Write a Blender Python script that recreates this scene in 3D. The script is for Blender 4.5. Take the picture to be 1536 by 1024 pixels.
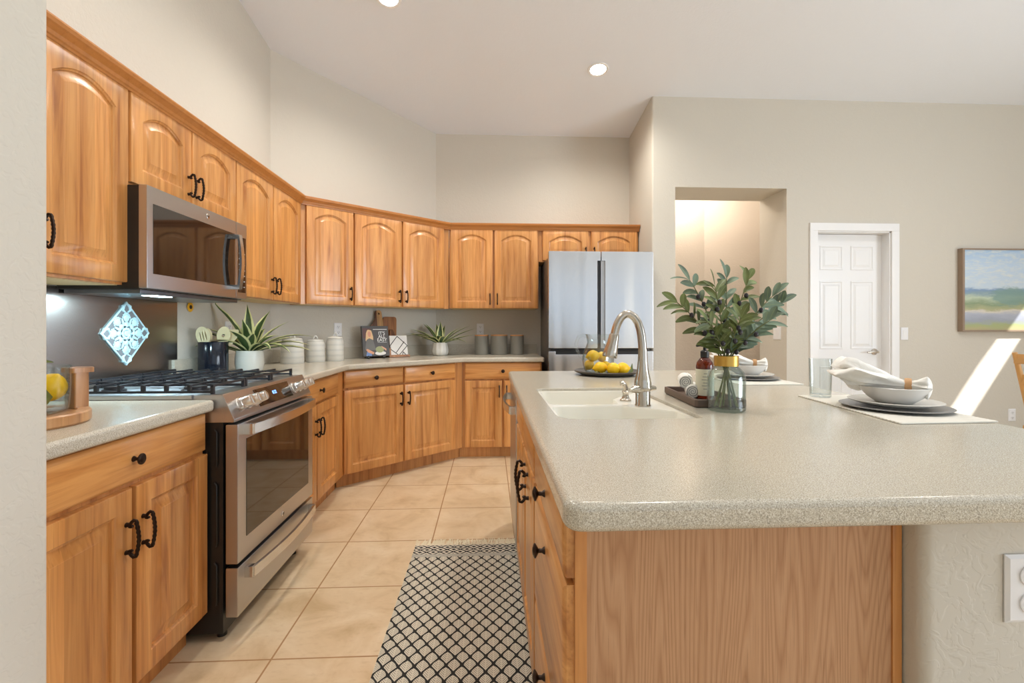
import bpy, bmesh, math, random
from math import sin, cos, pi, radians, sqrt, atan
from mathutils import Vector, Matrix, noise
random.seed(7)
D = bpy.data
SC = bpy.context.scene
COL = SC.collection
for o in list(D.objects):
    D.objects.remove(o)

# ------------------------------------------------------------------ camera
FPX, YAW, CAMH = 705.0, atan(34 / 705.0), 1.183
cd = D.cameras.new('camera')
cam = D.objects.new('camera', cd)
COL.objects.link(cam)
cd.sensor_fit = 'HORIZONTAL'
cd.sensor_width = 36.0
cd.lens = 36.0 * FPX / 1536
cd.shift_y = -21 / 1536.0
cd.clip_start = 0.02
cam.location = (0, 0, CAMH)
cam.rotation_euler = (pi / 2, 0, -YAW)
SC.camera = cam

# ------------------------------------------------------------------ exposure, sky, sun, window light
vs = SC.view_settings
vs.view_transform = 'Standard'
vs.look = 'None'
vs.gamma = 1
vs.exposure = 0.5
vs.use_curve_mapping = False
W = D.worlds.new('sky')
SC.world = W
W.use_nodes = True
bg = W.node_tree.nodes['Background']
bg.inputs[0].default_value = (0.80, 0.90, 1.0, 1)
bg.inputs[1].default_value = 0.5


def light(name, kind, loc, rot, energy, color, **kw):
    l = D.lights.new(name, kind)
    l.energy = energy
    l.color = color
    for k, v in kw.items():
        setattr(l, k, v)
    o = D.objects.new(name, l)
    COL.objects.link(o)
    o.location = loc
    o.rotation_euler = rot
    return o


def aim(o, d):
    o.rotation_euler = Vector(d).to_track_quat('-Z', 'Y').to_euler()


SUN_DIR = (-1.0, 1.1, -1.475)
sun = light('sun', 'SUN', (8, -4, 8), (0, 0, 0), 6.0, (1.0, 0.97, 0.93), angle=radians(0.6))
aim(sun, SUN_DIR)
# daylight of the sky through the rear glass wall and the right-hand window
a = light('rear_window_daylight', 'AREA', (1.7, -3.42, 1.5), (0, 0, 0), 7, (0.74, 0.87, 1.0), shape='RECTANGLE', size=5.0, size_y=2.4)
aim(a, (0, 1, 0))
a = light('right_window_daylight', 'AREA', (6.12, -0.9, 1.55), (0, 0, 0), 150, (0.79, 0.89, 1.0), shape='RECTANGLE', size=3.0, size_y=2.0)
aim(a, (-1, 0, 0.22))


# ------------------------------------------------------------------ material helpers
def lin(r, g=None, b=None):
    if g is None:
        r, g, b = r
    f = lambda v: (v / 255) / 12.92 if v / 255 <= 0.04045 else ((v / 255 + 0.055) / 1.055) ** 2.4
    return (f(r), f(g), f(b), 1)


class Mat:
    def __init__(s, name, color=(200, 200, 200), rough=0.5, metal=0.0, **kw):
        s.m = D.materials.new(name)
        s.m.use_nodes = True
        s.nt = s.m.node_tree
        s.b = s.nt.nodes['Principled BSDF']
        s.b.inputs['Base Color'].default_value = lin(color)
        s.b.inputs['Roughness'].default_value = rough
        s.b.inputs['Metallic'].default_value = metal
        for k, v in kw.items():
            s.b.inputs[k].default_value = v

    def n(s, t, **kw):
        nd = s.nt.nodes.new(t)
        for k, v in kw.items():
            setattr(nd, k, v)
        return nd

    def l(s, a, b):
        s.nt.links.new(a, b)

    def math(s, op, a, b=None, c=None):
        nd = s.n('ShaderNodeMath', operation=op)
        for i, v in enumerate((a, b, c)):
            if v is None:
                continue
            if isinstance(v, (int, float)):
                nd.inputs[i].default_value = v
            else:
                s.l(v, nd.inputs[i])
        return nd.outputs[0]

    def mix(s, fac, a, b, mode='MIX'):
        nd = s.n('ShaderNodeMix', data_type='RGBA', blend_type=mode)
        for i, v in ((0, fac), (6, a), (7, b)):
            if isinstance(v, (int, float)):
                nd.inputs[i].default_value = v
            elif isinstance(v, (tuple, list)):
                nd.inputs[i].default_value = v if len(v) == 4 else lin(v)
            else:
                s.l(v, nd.inputs[i])
        return nd.outputs[2]

    def ramp(s, fac, stops, interp='LINEAR'):
        nd = s.n('ShaderNodeValToRGB')
        cr = nd.color_ramp
        cr.interpolation = interp
        while len(cr.elements) < len(stops):
            cr.elements.new(0.5)
        for e, (p, c) in zip(cr.elements, stops):
            e.position = p
            e.color = (c, c, c, 1) if isinstance(c, (int, float)) else lin(c)
        s.l(fac, nd.inputs[0])
        return nd.outputs[0]

    def obj(s):
        return s.n('ShaderNodeTexCoord').outputs['Object']

    def uv(s):
        return s.n('ShaderNodeTexCoord').outputs['UV']

    def mapped(s, vec, scale=(1, 1, 1), loc=(0, 0, 0), rnd=0):
        mp = s.n('ShaderNodeMapping')
        mp.inputs['Scale'].default_value = scale
        mp.inputs['Location'].default_value = loc
        s.l(vec, mp.inputs['Vector'])
        if rnd:
            oi = s.n('ShaderNodeObjectInfo')
            cx = s.n('ShaderNodeCombineXYZ')
            r = s.math('MULTIPLY', oi.outputs['Random'], rnd)
            for i in range(3):
                s.l(r, cx.inputs[i])
            s.l(cx.outputs[0], mp.inputs['Location'])
        return mp.outputs[0]

    def noise(s, vec, scale, detail=3, rough=0.55, dist=0.0):
        nd = s.n('ShaderNodeTexNoise')
        nd.inputs['Scale'].default_value = scale
        nd.inputs['Detail'].default_value = detail
        nd.inputs['Roughness'].default_value = rough
        nd.inputs['Distortion'].default_value = dist
        s.l(vec, nd.inputs['Vector'])
        return nd.outputs['Fac']

    def color(s, out):
        s.l(out, s.b.inputs['Base Color'])
        return s

    def bump(s, h, strength=0.2, dist=0.01):
        nd = s.n('ShaderNodeBump')
        nd.inputs['Strength'].default_value = strength
        nd.inputs['Distance'].default_value = dist
        s.l(h, nd.inputs['Height'])
        s.l(nd.outputs[0], s.b.inputs['Normal'])
        return s

    def emit(s, c, st):
        s.b.inputs['Emission Color'].default_value = lin(c)
        s.b.inputs['Emission Strength'].default_value = st
        return s


def plain(name, c, rough=0.5, metal=0.0, **kw):
    return Mat(name, c, rough, metal, **kw).m


def wood(name, light_c, mid_c, dark_c, axis='z', boards=0.075, rough=0.36):
    """honey-stained wood; grain along local z (axis 'z') or x (axis 'x')"""
    M = Mat(name, mid_c, rough)
    v = M.obj()
    sc = (9, 9, 0.55) if axis == 'z' else (0.55, 9, 9)
    mv = M.mapped(v, sc, rnd=37)
    g = M.noise(mv, 2.6, 4, 0.6, 0.6)
    sc2 = (70, 70, 1.6) if axis == 'z' else (1.6, 70, 70)
    fine = M.noise(M.mapped(v, sc2, rnd=53), 2.2, 2, 0.5)
    base = M.ramp(g, [(0.28, dark_c), (0.44, mid_c), (0.62, light_c), (0.8, mid_c)])
    # glued-up boards, each a little lighter or darker
    sx = M.n('ShaderNodeSeparateXYZ')
    M.l(v, sx.inputs[0])
    oi = M.n('ShaderNodeObjectInfo')
    ax = sx.outputs[0 if axis == 'z' else 2]
    k = M.math('FLOOR', M.math('ADD', M.math('MULTIPLY', ax, 1 / boards), M.math('MULTIPLY', oi.outputs['Random'], 91.0)))
    wn = M.n('ShaderNodeTexWhiteNoise', noise_dimensions='1D')
    M.l(k, wn.inputs['W'])
    tone = M.math('MULTIPLY_ADD', wn.outputs[0], 0.22, 0.88)
    cc = M.n('ShaderNodeCombineXYZ')
    for i in range(3):
        M.l(tone, cc.inputs[i])
    base = M.mix(1.0, base, cc.outputs[0], 'MULTIPLY')
    base = M.mix(M.ramp(fine, [(0.55, 0.0), (0.72, 0.35)]), base, lin(dark_c))
    M.color(base)
    M.b.inputs['Coat Weight'].default_value = 0.35
    M.b.inputs['Coat Roughness'].default_value = 0.16
    M.bump(fine, 0.06, 0.002)
    return M.m


HL, HM, HD = (222, 160, 94), (204, 139, 75), (168, 103, 50)
m_wood = wood('honey_wood', HL, HM, HD)
m_woodx = wood('honey_wood_horizontal', HL, HM, HD, axis='x', boards=0.3)
m_woodbox = wood('honey_wood_frame', (212, 150, 86), (196, 132, 72), (160, 100, 52), boards=0.4)
m_crown = wood('crown_wood', (190, 124, 62), (184, 118, 56), (172, 108, 50), axis='x', boards=5)
m_under = plain('cabinet_underside', (214, 190, 140), 0.6)


def oak_panel():
    M = Mat('oak_veneer', (196, 150, 112), 0.45)
    v = M.obj()
    big = M.noise(M.mapped(v, (1, 1, 0.075), (5.3, 0, 2.2)), 7.0, 2, 0.4, 0.2)
    ring = M.math('FRACT', M.math('MULTIPLY', big, 44.0))
    pores = M.noise(M.mapped(v, (160, 160, 4)), 2.5, 2, 0.5)
    c = M.ramp(ring, [(0.0, (178, 130, 92)), (0.2, (192, 146, 107)), (0.6, (199, 154, 116)), (0.88, (188, 141, 102)), (1.0, (178, 130, 92))])
    c = M.mix(M.ramp(pores, [(0.52, 0.0), (0.7, 0.5)]), c, lin(150, 104, 68))
    M.color(c)
    return M.m


m_oak = oak_panel()


def wall_mat(name, c, bump=0.35):
    M = Mat(name, c, 0.75)
    g = M.n('ShaderNodeNewGeometry').outputs['Position']
    n1 = M.noise(g, 34, 2, 0.5, 1.2)
    h = M.ramp(n1, [(0.45, 0.0), (0.53, 1.0)])
    M.bump(h, bump, 0.004)
    return M.m


m_wall = wall_mat('greige_wall', (209, 203, 191), 0.16)
m_ceil = wall_mat('white_ceiling', (236, 241, 249), 0.1)
m_hall = wall_mat('hall_wall', (224, 212, 198), 0.2)
m_white = plain('white_paint', (238, 238, 238), 0.35)
m_plate = plain('white_plastic', (236, 236, 238), 0.35)
m_dark = plain('dark_slot', (40, 38, 36), 0.6)


def tile_mat():
    M = Mat('travertine_tile', (226, 196, 150), 0.3)
    v = M.obj()
    P = 0.46
    br = M.n('ShaderNodeTexBrick')
    br.offset = 0
    br.squash = 1
    br.inputs['Scale'].default_value = 1.0
    br.inputs['Mortar Size'].default_value = 0.0035
    br.inputs['Mortar Smooth'].default_value = 0.1
    br.inputs['Bias'].default_value = 0
    br.inputs['Brick Width'].default_value = P
    br.inputs['Row Height'].default_value = P
    br.inputs['Color1'].default_value = (0, 0, 0, 1)
    br.inputs['Color2'].default_value = (1, 1, 1, 1)
    br.inputs['Mortar'].default_value = (0.5, 0.5, 0.5, 1)
    M.l(M.mapped(v, (1, 1, 1), (0.317 + 10 * P, -2.635 + 20 * P, 0)), br.inputs['Vector'])
    n1 = M.noise(v, 4.5, 5, 0.62, 0.6)
    n2 = M.noise(M.mapped(v, (1, 2.2, 1)), 26, 3, 0.6)
    c = M.ramp(n1, [(0.28, (198, 170, 130)), (0.46, (220, 196, 160)), (0.66, (231, 211, 180))])
    c = M.mix(M.ramp(n2, [(0.55, 0.0), (0.75, 0.35)]), c, lin(192, 162, 120))
    tone = M.math('MULTIPLY_ADD', br.outputs['Color'], 0.10, 0.0)
    c = M.mix(tone, c, lin(206, 170, 124))
    c = M.mix(br.outputs['Fac'], c, lin(172, 132, 92))
    M.color(c)
    M.l(M.math('MULTIPLY_ADD', br.outputs['Fac'], 0.5, 0.28), M.b.inputs['Roughness'])
    M.bump(M.math('SUBTRACT', 1.0, br.outputs['Fac']), 0.35, 0.003)
    return M.m


m_tile = tile_mat()


def counter_mat():
    M = Mat('speckled_solid_surface', (206, 198, 180), 0.2)
    v = M.obj()
    n1 = M.noise(v, 560, 1, 0.5)
    n2 = M.noise(v, 420, 1, 0.5)
    c = M.ramp(n1, [(0.34, (164, 155, 140)), (0.46, (196, 188, 170)), (0.58, (202, 195, 178)), (0.68, (224, 220, 210))])
    c = M.mix(M.ramp(n2, [(0.62, 0.0), (0.68, 0.5)]), c, lin(128, 122, 114))
    M.color(c)
    return M.m


m_counter = counter_mat()


def steel(name, c, rough, wav=0.0, streak='z'):
    M = Mat(name, c, rough, 1.0)
    v = M.obj()
    sc = (1, 1, 180) if streak == 'x' else (180, 180, 1)
    n = M.noise(M.mapped(v, sc), 2.0, 1, 0.5)
    if wav:
        n2 = M.noise(M.mapped(v, (5.0, 5.0, 0.45)), 1.0, 1, 0.4, 0.5)
        b1 = M.n('ShaderNodeBump')
        b1.inputs['Strength'].default_value = 1.0
        b1.inputs['Distance'].default_value = wav
        M.l(n2, b1.inputs['Height'])
        M.l(b1.outputs[0], M.b.inputs['Normal'])
    M.l(M.math('MULTIPLY_ADD', n, 0.04, rough - 0.02), M.b.inputs['Roughness'])
    return M.m


m_steel = steel('slate_steel', (188, 187, 188), 0.3)
m_fridge = steel('fridge_steel', (214, 216, 220), 0.25, wav=0.014)
m_chrome = plain('polished_steel', (214, 212, 208), 0.2, 1.0)
m_nickel = plain('brushed_nickel', (196, 188, 176), 0.24, 1.0)
m_back = steel('backsplash_steel', (168, 160, 154), 0.26, streak='x')
m_iron = plain('cast_iron', (48, 48, 52), 0.32, 0.3)
m_black = plain('black_enamel', (32, 31, 30), 0.3)
m_blackglass = plain('black_glass', (24, 22, 21), 0.04, 0.0, IOR=1.75)
m_bronze = plain('oil_rubbed_bronze', (58, 46, 40), 0.35, 0.85)
m_sink = plain('white_sink', (243, 240, 228), 0.18)
m_fridgeside = plain('fridge_case', (112, 106, 100), 0.4, 0.4)


def glass_mat(name, tint=(1, 1, 1), f0=0.06):
    m = D.materials.new(name)
    m.use_nodes = True
    nt = m.node_tree
    nt.nodes.clear()
    out = nt.nodes.new('ShaderNodeOutputMaterial')
    tr = nt.nodes.new('ShaderNodeBsdfTransparent')
    tr.inputs[0].default_value = (*tint, 1)
    gl = nt.nodes.new('ShaderNodeBsdfGlossy')
    gl.inputs['Roughness'].default_value = 0.03
    fr = nt.nodes.new('ShaderNodeFresnel')
    ge = nt.nodes.new('ShaderNodeNewGeometry')
    io = nt.nodes.new('ShaderNodeMapRange')          # same reflectance seen from either side of the pane
    io.inputs[3].default_value = 1.6
    io.inputs[4].default_value = 1 / 1.6
    nt.links.new(ge.outputs['Backfacing'], io.inputs[0])
    nt.links.new(io.outputs[0], fr.inputs[0])
    lw = nt.nodes.new('ShaderNodeLayerWeight')
    lw.inputs[0].default_value = 0.35
    pw_ = nt.nodes.new('ShaderNodeMath')
    pw_.operation = 'POWER'
    pw_.inputs[1].default_value = 2.0
    nt.links.new(lw.outputs['Facing'], pw_.inputs[0])
    cm_ = nt.nodes.new('ShaderNodeMix')
    cm_.data_type = 'RGBA'
    cm_.inputs[6].default_value = (*tint, 1)
    cm_.inputs[7].default_value = (tint[0] * .50, tint[1] * .56, tint[2] * .55, 1)
    nt.links.new(pw_.outputs[0], cm_.inputs[0])
    nt.links.new(cm_.outputs[2], tr.inputs[0])
    mx = nt.nodes.new('ShaderNodeMixShader')
    nt.links.new(fr.outputs[0], mx.inputs[0])
    nt.links.new(tr.outputs[0], mx.inputs[1])
    nt.links.new(gl.outputs[0], mx.inputs[2])
    nt.links.new(mx.outputs[0], out.inputs[0])
    return m


m_glass = glass_mat('clear_glass', (0.965, 0.98, 0.975))
m_vase = glass_mat('greenish_vase_glass', (0.93, 0.97, 0.96))
m_amber = Mat('amber_glass', (120, 40, 12), 0.08, **{'Transmission Weight': 0.55, 'Coat Weight': 0.3}).m


def lemon_mat():
    M = Mat('lemon_peel', (248, 200, 22), 0.38)
    M.bump(M.noise(M.obj(), 160, 2), 0.25, 0.002)
    return M.m


m_lemon = lemon_mat()


def leaf_mat(name, mid, edge=None, back=None):
    M = Mat(name, mid, 0.45)
    sx = M.n('ShaderNodeSeparateXYZ')
    M.l(M.uv(), sx.inputs[0])
    d = M.math('ABSOLUTE', M.math('SUBTRACT', sx.outputs[0], 0.5))
    n = M.noise(M.obj(), 14, 2)
    c = M.mix(M.ramp(n, [(0.35, 0.0), (0.65, 1.0)]), lin(mid), lin(*[int(v * 0.72) for v in mid]))
    if edge:
        f = M.math('ADD', d, M.math('MULTIPLY', M.math('SUBTRACT', n, 0.5), 0.25))
        c = M.mix(M.ramp(f, [(0.27, 0.0), (0.34, 1.0)]), c, lin(edge))
    else:
        c = M.mix(M.ramp(d, [(0.03, 0.45), (0.07, 0.0)]), c, lin(150, 165, 110))
    M.color(c)
    return M.m


m_varieg = leaf_mat('variegated_leaf', (70, 98, 54), (218, 220, 158))
m_olive = leaf_mat('olive_leaf', (124, 138, 78))
m_olive2 = leaf_mat('olive_leaf_grey', (124, 146, 122))
m_stem = plain('green_stem', (110, 112, 66), 0.55)
m_olivefruit = plain('black_olive', (44, 38, 44), 0.3)
m_gold = plain('brushed_gold', (206, 164, 84), 0.3, 1.0)
m_linen = wall_mat('white_linen', (240, 238, 232), 0.15)
m_ringwood = plain('pale_ring_wood', (206, 160, 112), 0.5)
m_bowl = plain('grey_glaze', (216, 214, 210), 0.25)
m_plategl = plain('cream_glaze', (226, 223, 216), 0.25)
m_charger = plain('grey_charger', (140, 139, 138), 0.3)
m_darkplate = plain('dark_stone_plate', (84, 78, 72), 0.35)
m_traywood = plain('dark_brown_tray', (92, 72, 60), 0.4)


def stripes(name, base, band, freq, rough=0.3, axis=2):
    M = Mat(name, base, rough)
    sx = M.n('ShaderNodeSeparateXYZ')
    M.l(M.obj(), sx.inputs[0])
    n = M.noise(M.obj(), 30, 2)
    s_ = M.math('SINE', M.math('ADD', M.math('MULTIPLY', sx.outputs[axis], freq), M.math('MULTIPLY', n, 1.6)))
    M.color(M.mix(M.ramp(M.math('MULTIPLY_ADD', s_, 0.5, 0.5), [(0.45, 0.0), (0.9, 0.8)]), lin(base), lin(band)))
    return M.m


m_stone = stripes('banded_stoneware', (216, 214, 206), (200, 200, 194), 150)
m_mat = stripes('woven_placemat', (233, 230, 220), (206, 202, 190), 420, 0.8, axis=1)
m_pot = plain('white_glazed_pot', (224, 222, 214), 0.25)
m_greycan = plain('matte_grey_canister', (128, 126, 118), 0.55)
m_lidwood = plain('acacia_lid', (190, 134, 84), 0.45)
m_crock = plain('navy_crock', (18, 24, 36), 0.12)
m_beech = plain('pale_beech', (222, 210, 166), 0.5)


def acacia():
    M = Mat('acacia_board', (140, 90, 52), 0.45)
    v = M.obj()
    sx = M.n('ShaderNodeSeparateXYZ')
    M.l(v, sx.inputs[0])
    k = M.math('FLOOR', M.math('MULTIPLY', sx.outputs[0], 24))
    wn = M.n('ShaderNodeTexWhiteNoise', noise_dimensions='1D')
    M.l(k, wn.inputs['W'])
    g = M.noise(M.mapped(v, (60, 60, 4)), 1.5, 3)
    c = M.ramp(wn.outputs[0], [(0.0, (108, 66, 38)), (0.4, (150, 98, 58)), (0.7, (206, 158, 100)), (1.0, (126, 78, 46))], 'CONSTANT')
    M.color(M.mix(M.ramp(g, [(0.4, 0.0), (0.7, 0.5)]), c, lin(84, 52, 30)))
    return M.m


m_acacia = acacia()
m_walnut = wood('warm_board_wood', (176, 122, 74), (156, 102, 60), (122, 78, 44), boards=0.05)
m_caddy = wood('caddy_wood', (200, 150, 100), (180, 128, 82), (140, 94, 56), boards=0.2)


def rug_mat():
    M = Mat('woven_runner', (214, 206, 186), 0.95)
    sx = M.n('ShaderNodeSeparateXYZ')
    M.l(M.obj(), sx.inputs[0])
    X, Y = sx.outputs[0], sx.outputs[1]       # local: x 0..0.55, y 0 (far hem) .. -1.9
    cw, ch = 0.055, 0.076
    wob = M.math('MULTIPLY', M.math('SUBTRACT', M.noise(M.obj(), 60, 2), 0.5), 0.22)

    def cell(off):
        u = M.math('ADD', M.math('MULTIPLY', X, 1 / cw), 40.0 + off)
        v = M.math('ADD', M.math('MULTIPLY', Y, 1 / ch), 60.0 + off)
        fx = M.math('ABSOLUTE', M.math('SUBTRACT', M.math('FRACT', u), 0.5))
        fy = M.math('SUBTRACT', M.math('FRACT', v), 0.5)
        up = M.math('MAXIMUM', fy, 0.0)
        dn = M.math('MAXIMUM', M.math('MULTIPLY', fy, -1.0), 0.0)
        top = M.math('MULTIPLY', M.math('MULTIPLY', up, up), 4.6)
        d = M.math('ADD', M.math('ADD', M.math('MULTIPLY', fx, 2.0), top), M.math('MULTIPLY', dn, 2.1))
        d = M.math('ADD', d, wob)
        body = M.math('LESS_THAN', d, 0.76)
        vein = M.math('SINE', M.math('MULTIPLY', M.math('SUBTRACT', fy, M.math('MULTIPLY', fx, 0.9)), 46.0))
        vein = M.math('MULTIPLY', M.math('GREATER_THAN', vein, 0.72), M.math('GREATER_THAN', fx, 0.035))
        return M.math('MULTIPLY', body, M.math('SUBTRACT', 1.0, M.math('MULTIPLY', vein, 0.75)))

    scal = M.math('MAXIMUM', cell(0.0), cell(0.5))
    # hem band: diamond key
    bu = M.math('ABSOLUTE', M.math('SUBTRACT', M.math('FRACT', M.math('MULTIPLY', X, 1 / 0.07)), 0.5))
    bv = M.math('ABSOLUTE', M.math('SUBTRACT', M.math('FRACT', M.math('MULTIPLY', Y, 1 / 0.0525)), 0.5))
    dd = M.math('FRACT', M.math('MULTIPLY', M.math('ADD', bu, bv), 2.5))
    key = M.math('GREATER_THAN', dd, 0.5)
    inband = M.math('GREATER_THAN', Y, -0.1)
    ingrey = M.math('MULTIPLY', M.math('LESS_THAN', Y, -0.1), M.math('GREATER_THAN', Y, -0.13))
    f = M.math('ADD', M.math('MULTIPLY', inband, key), M.math('MULTIPLY', M.math('SUBTRACT', 1.0, inband), scal))
    cream = M.mix(M.noise(M.obj(), 300, 1), (204, 196, 176), (226, 220, 204))
    c = M.mix(f, (38, 38, 36), cream)
    c = M.mix(ingrey, c, (176, 172, 160))
    M.color(c)
    M.bump(M.noise(M.obj(), 420, 1), 0.5, 0.003)
    return M.m


m_rug = rug_mat()
m_fringe = plain('cream_fringe', (232, 222, 196), 0.95)


def painting_mat():
    M = Mat('oil_landscape', (180, 200, 220), 0.6)
    uv = M.uv()
    sx = M.n('ShaderNodeSeparateXYZ')
    M.l(uv, sx.inputs[0])
    nb = M.noise(M.mapped(uv, (3.0, 5.0, 1)), 2.0, 4, 0.6)
    v = M.math('ADD', sx.outputs[1], M.math('MULTIPLY', M.math('SUBTRACT', nb, 0.5), 0.16))
    c = M.ramp(v, [(0.0, (182, 172, 132)), (0.06, (168, 178, 128)), (0.12, (160, 166, 180)), (0.2, (176, 182, 196)), (0.235, (214, 208, 196)),
                   (0.26, (178, 178, 138)), (0.33, (140, 158, 126)), (0.4, (190, 204, 180)), (0.46, (140, 164, 176)), (0.5, (128, 156, 190)),
                   (0.53, (196, 212, 226)), (0.8, (190, 210, 230)), (1.0, (168, 196, 224))])
    n2 = M.noise(M.mapped(uv, (4, 8, 1), (2, 1, 0)), 3.0, 4, 0.7)
    cl = M.math('MULTIPLY', M.ramp(n2, [(0.45, 0.0), (0.7, 0.7)]), M.ramp(sx.outputs[1], [(0.5, 0.0), (0.6, 1.0)]))
    c = M.mix(cl, c, lin(228, 228, 218))
    # tree clump at the right
    dx = M.math('SUBTRACT', sx.outputs[0], 0.36)
    dy = M.math('MULTIPLY', M.math('SUBTRACT', sx.outputs[1], 0.42), 1.3)
    r = M.math('ADD', M.math('SQRT', M.math('ADD', M.math('MULTIPLY', dx, dx), M.math('MULTIPLY', dy, dy))), M.math('MULTIPLY', M.math('SUBTRACT', n2, 0.5), 0.2))
    c = M.mix(M.ramp(r, [(0.12, 0.85), (0.17, 0.0)]), c, lin(128, 158, 150))
    M.color(c)
    M.bump(n2, 0.3, 0.004)
    return M.m


m_painting = painting_mat()


# ------------------------------------------------------------------ mesh helpers
def offset_poly(poly, d):
    """mitred inward offset of a CCW polygon"""
    n = len(poly)
    out = []
    for i in range(n):
        p0, p1, p2 = Vector(poly[i - 1]), Vector(poly[i]), Vector(poly[(i + 1) % n])
        e1, e2 = (p1 - p0).normalized(), (p2 - p1).normalized()
        n1, n2 = Vector((-e1.y, e1.x)), Vector((-e2.y, e2.x))
        k = 1 + n1.dot(n2)
        out.append(p1 + (n1 + n2) * (d / max(k, 0.3)))
    return [(p.x, p.y) for p in out]


def round_poly(poly, rads, seg=6):
    n = len(poly)
    out = []
    for i in range(n):
        r = rads[i] if isinstance(rads, (list, tuple)) else rads
        p0, p1, p2 = Vector(poly[i - 1]), Vector(poly[i]), Vector(poly[(i + 1) % n])
        if r <= 0:
            out.append((p1.x, p1.y))
            continue
        a_, b_ = (p0 - p1).normalized(), (p2 - p1).normalized()
        ang = math.acos(max(-1, min(1, a_.dot(b_))))
        t = r / math.tan(ang / 2)
        s0, s1 = p1 + a_ * t, p1 + b_ * t
        for k in range(seg + 1):
            u = k / seg
            q = s0 * (1 - u) ** 2 + p1 * 2 * u * (1 - u) + s1 * u * u
            out.append((q.x, q.y))
    return out


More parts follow.
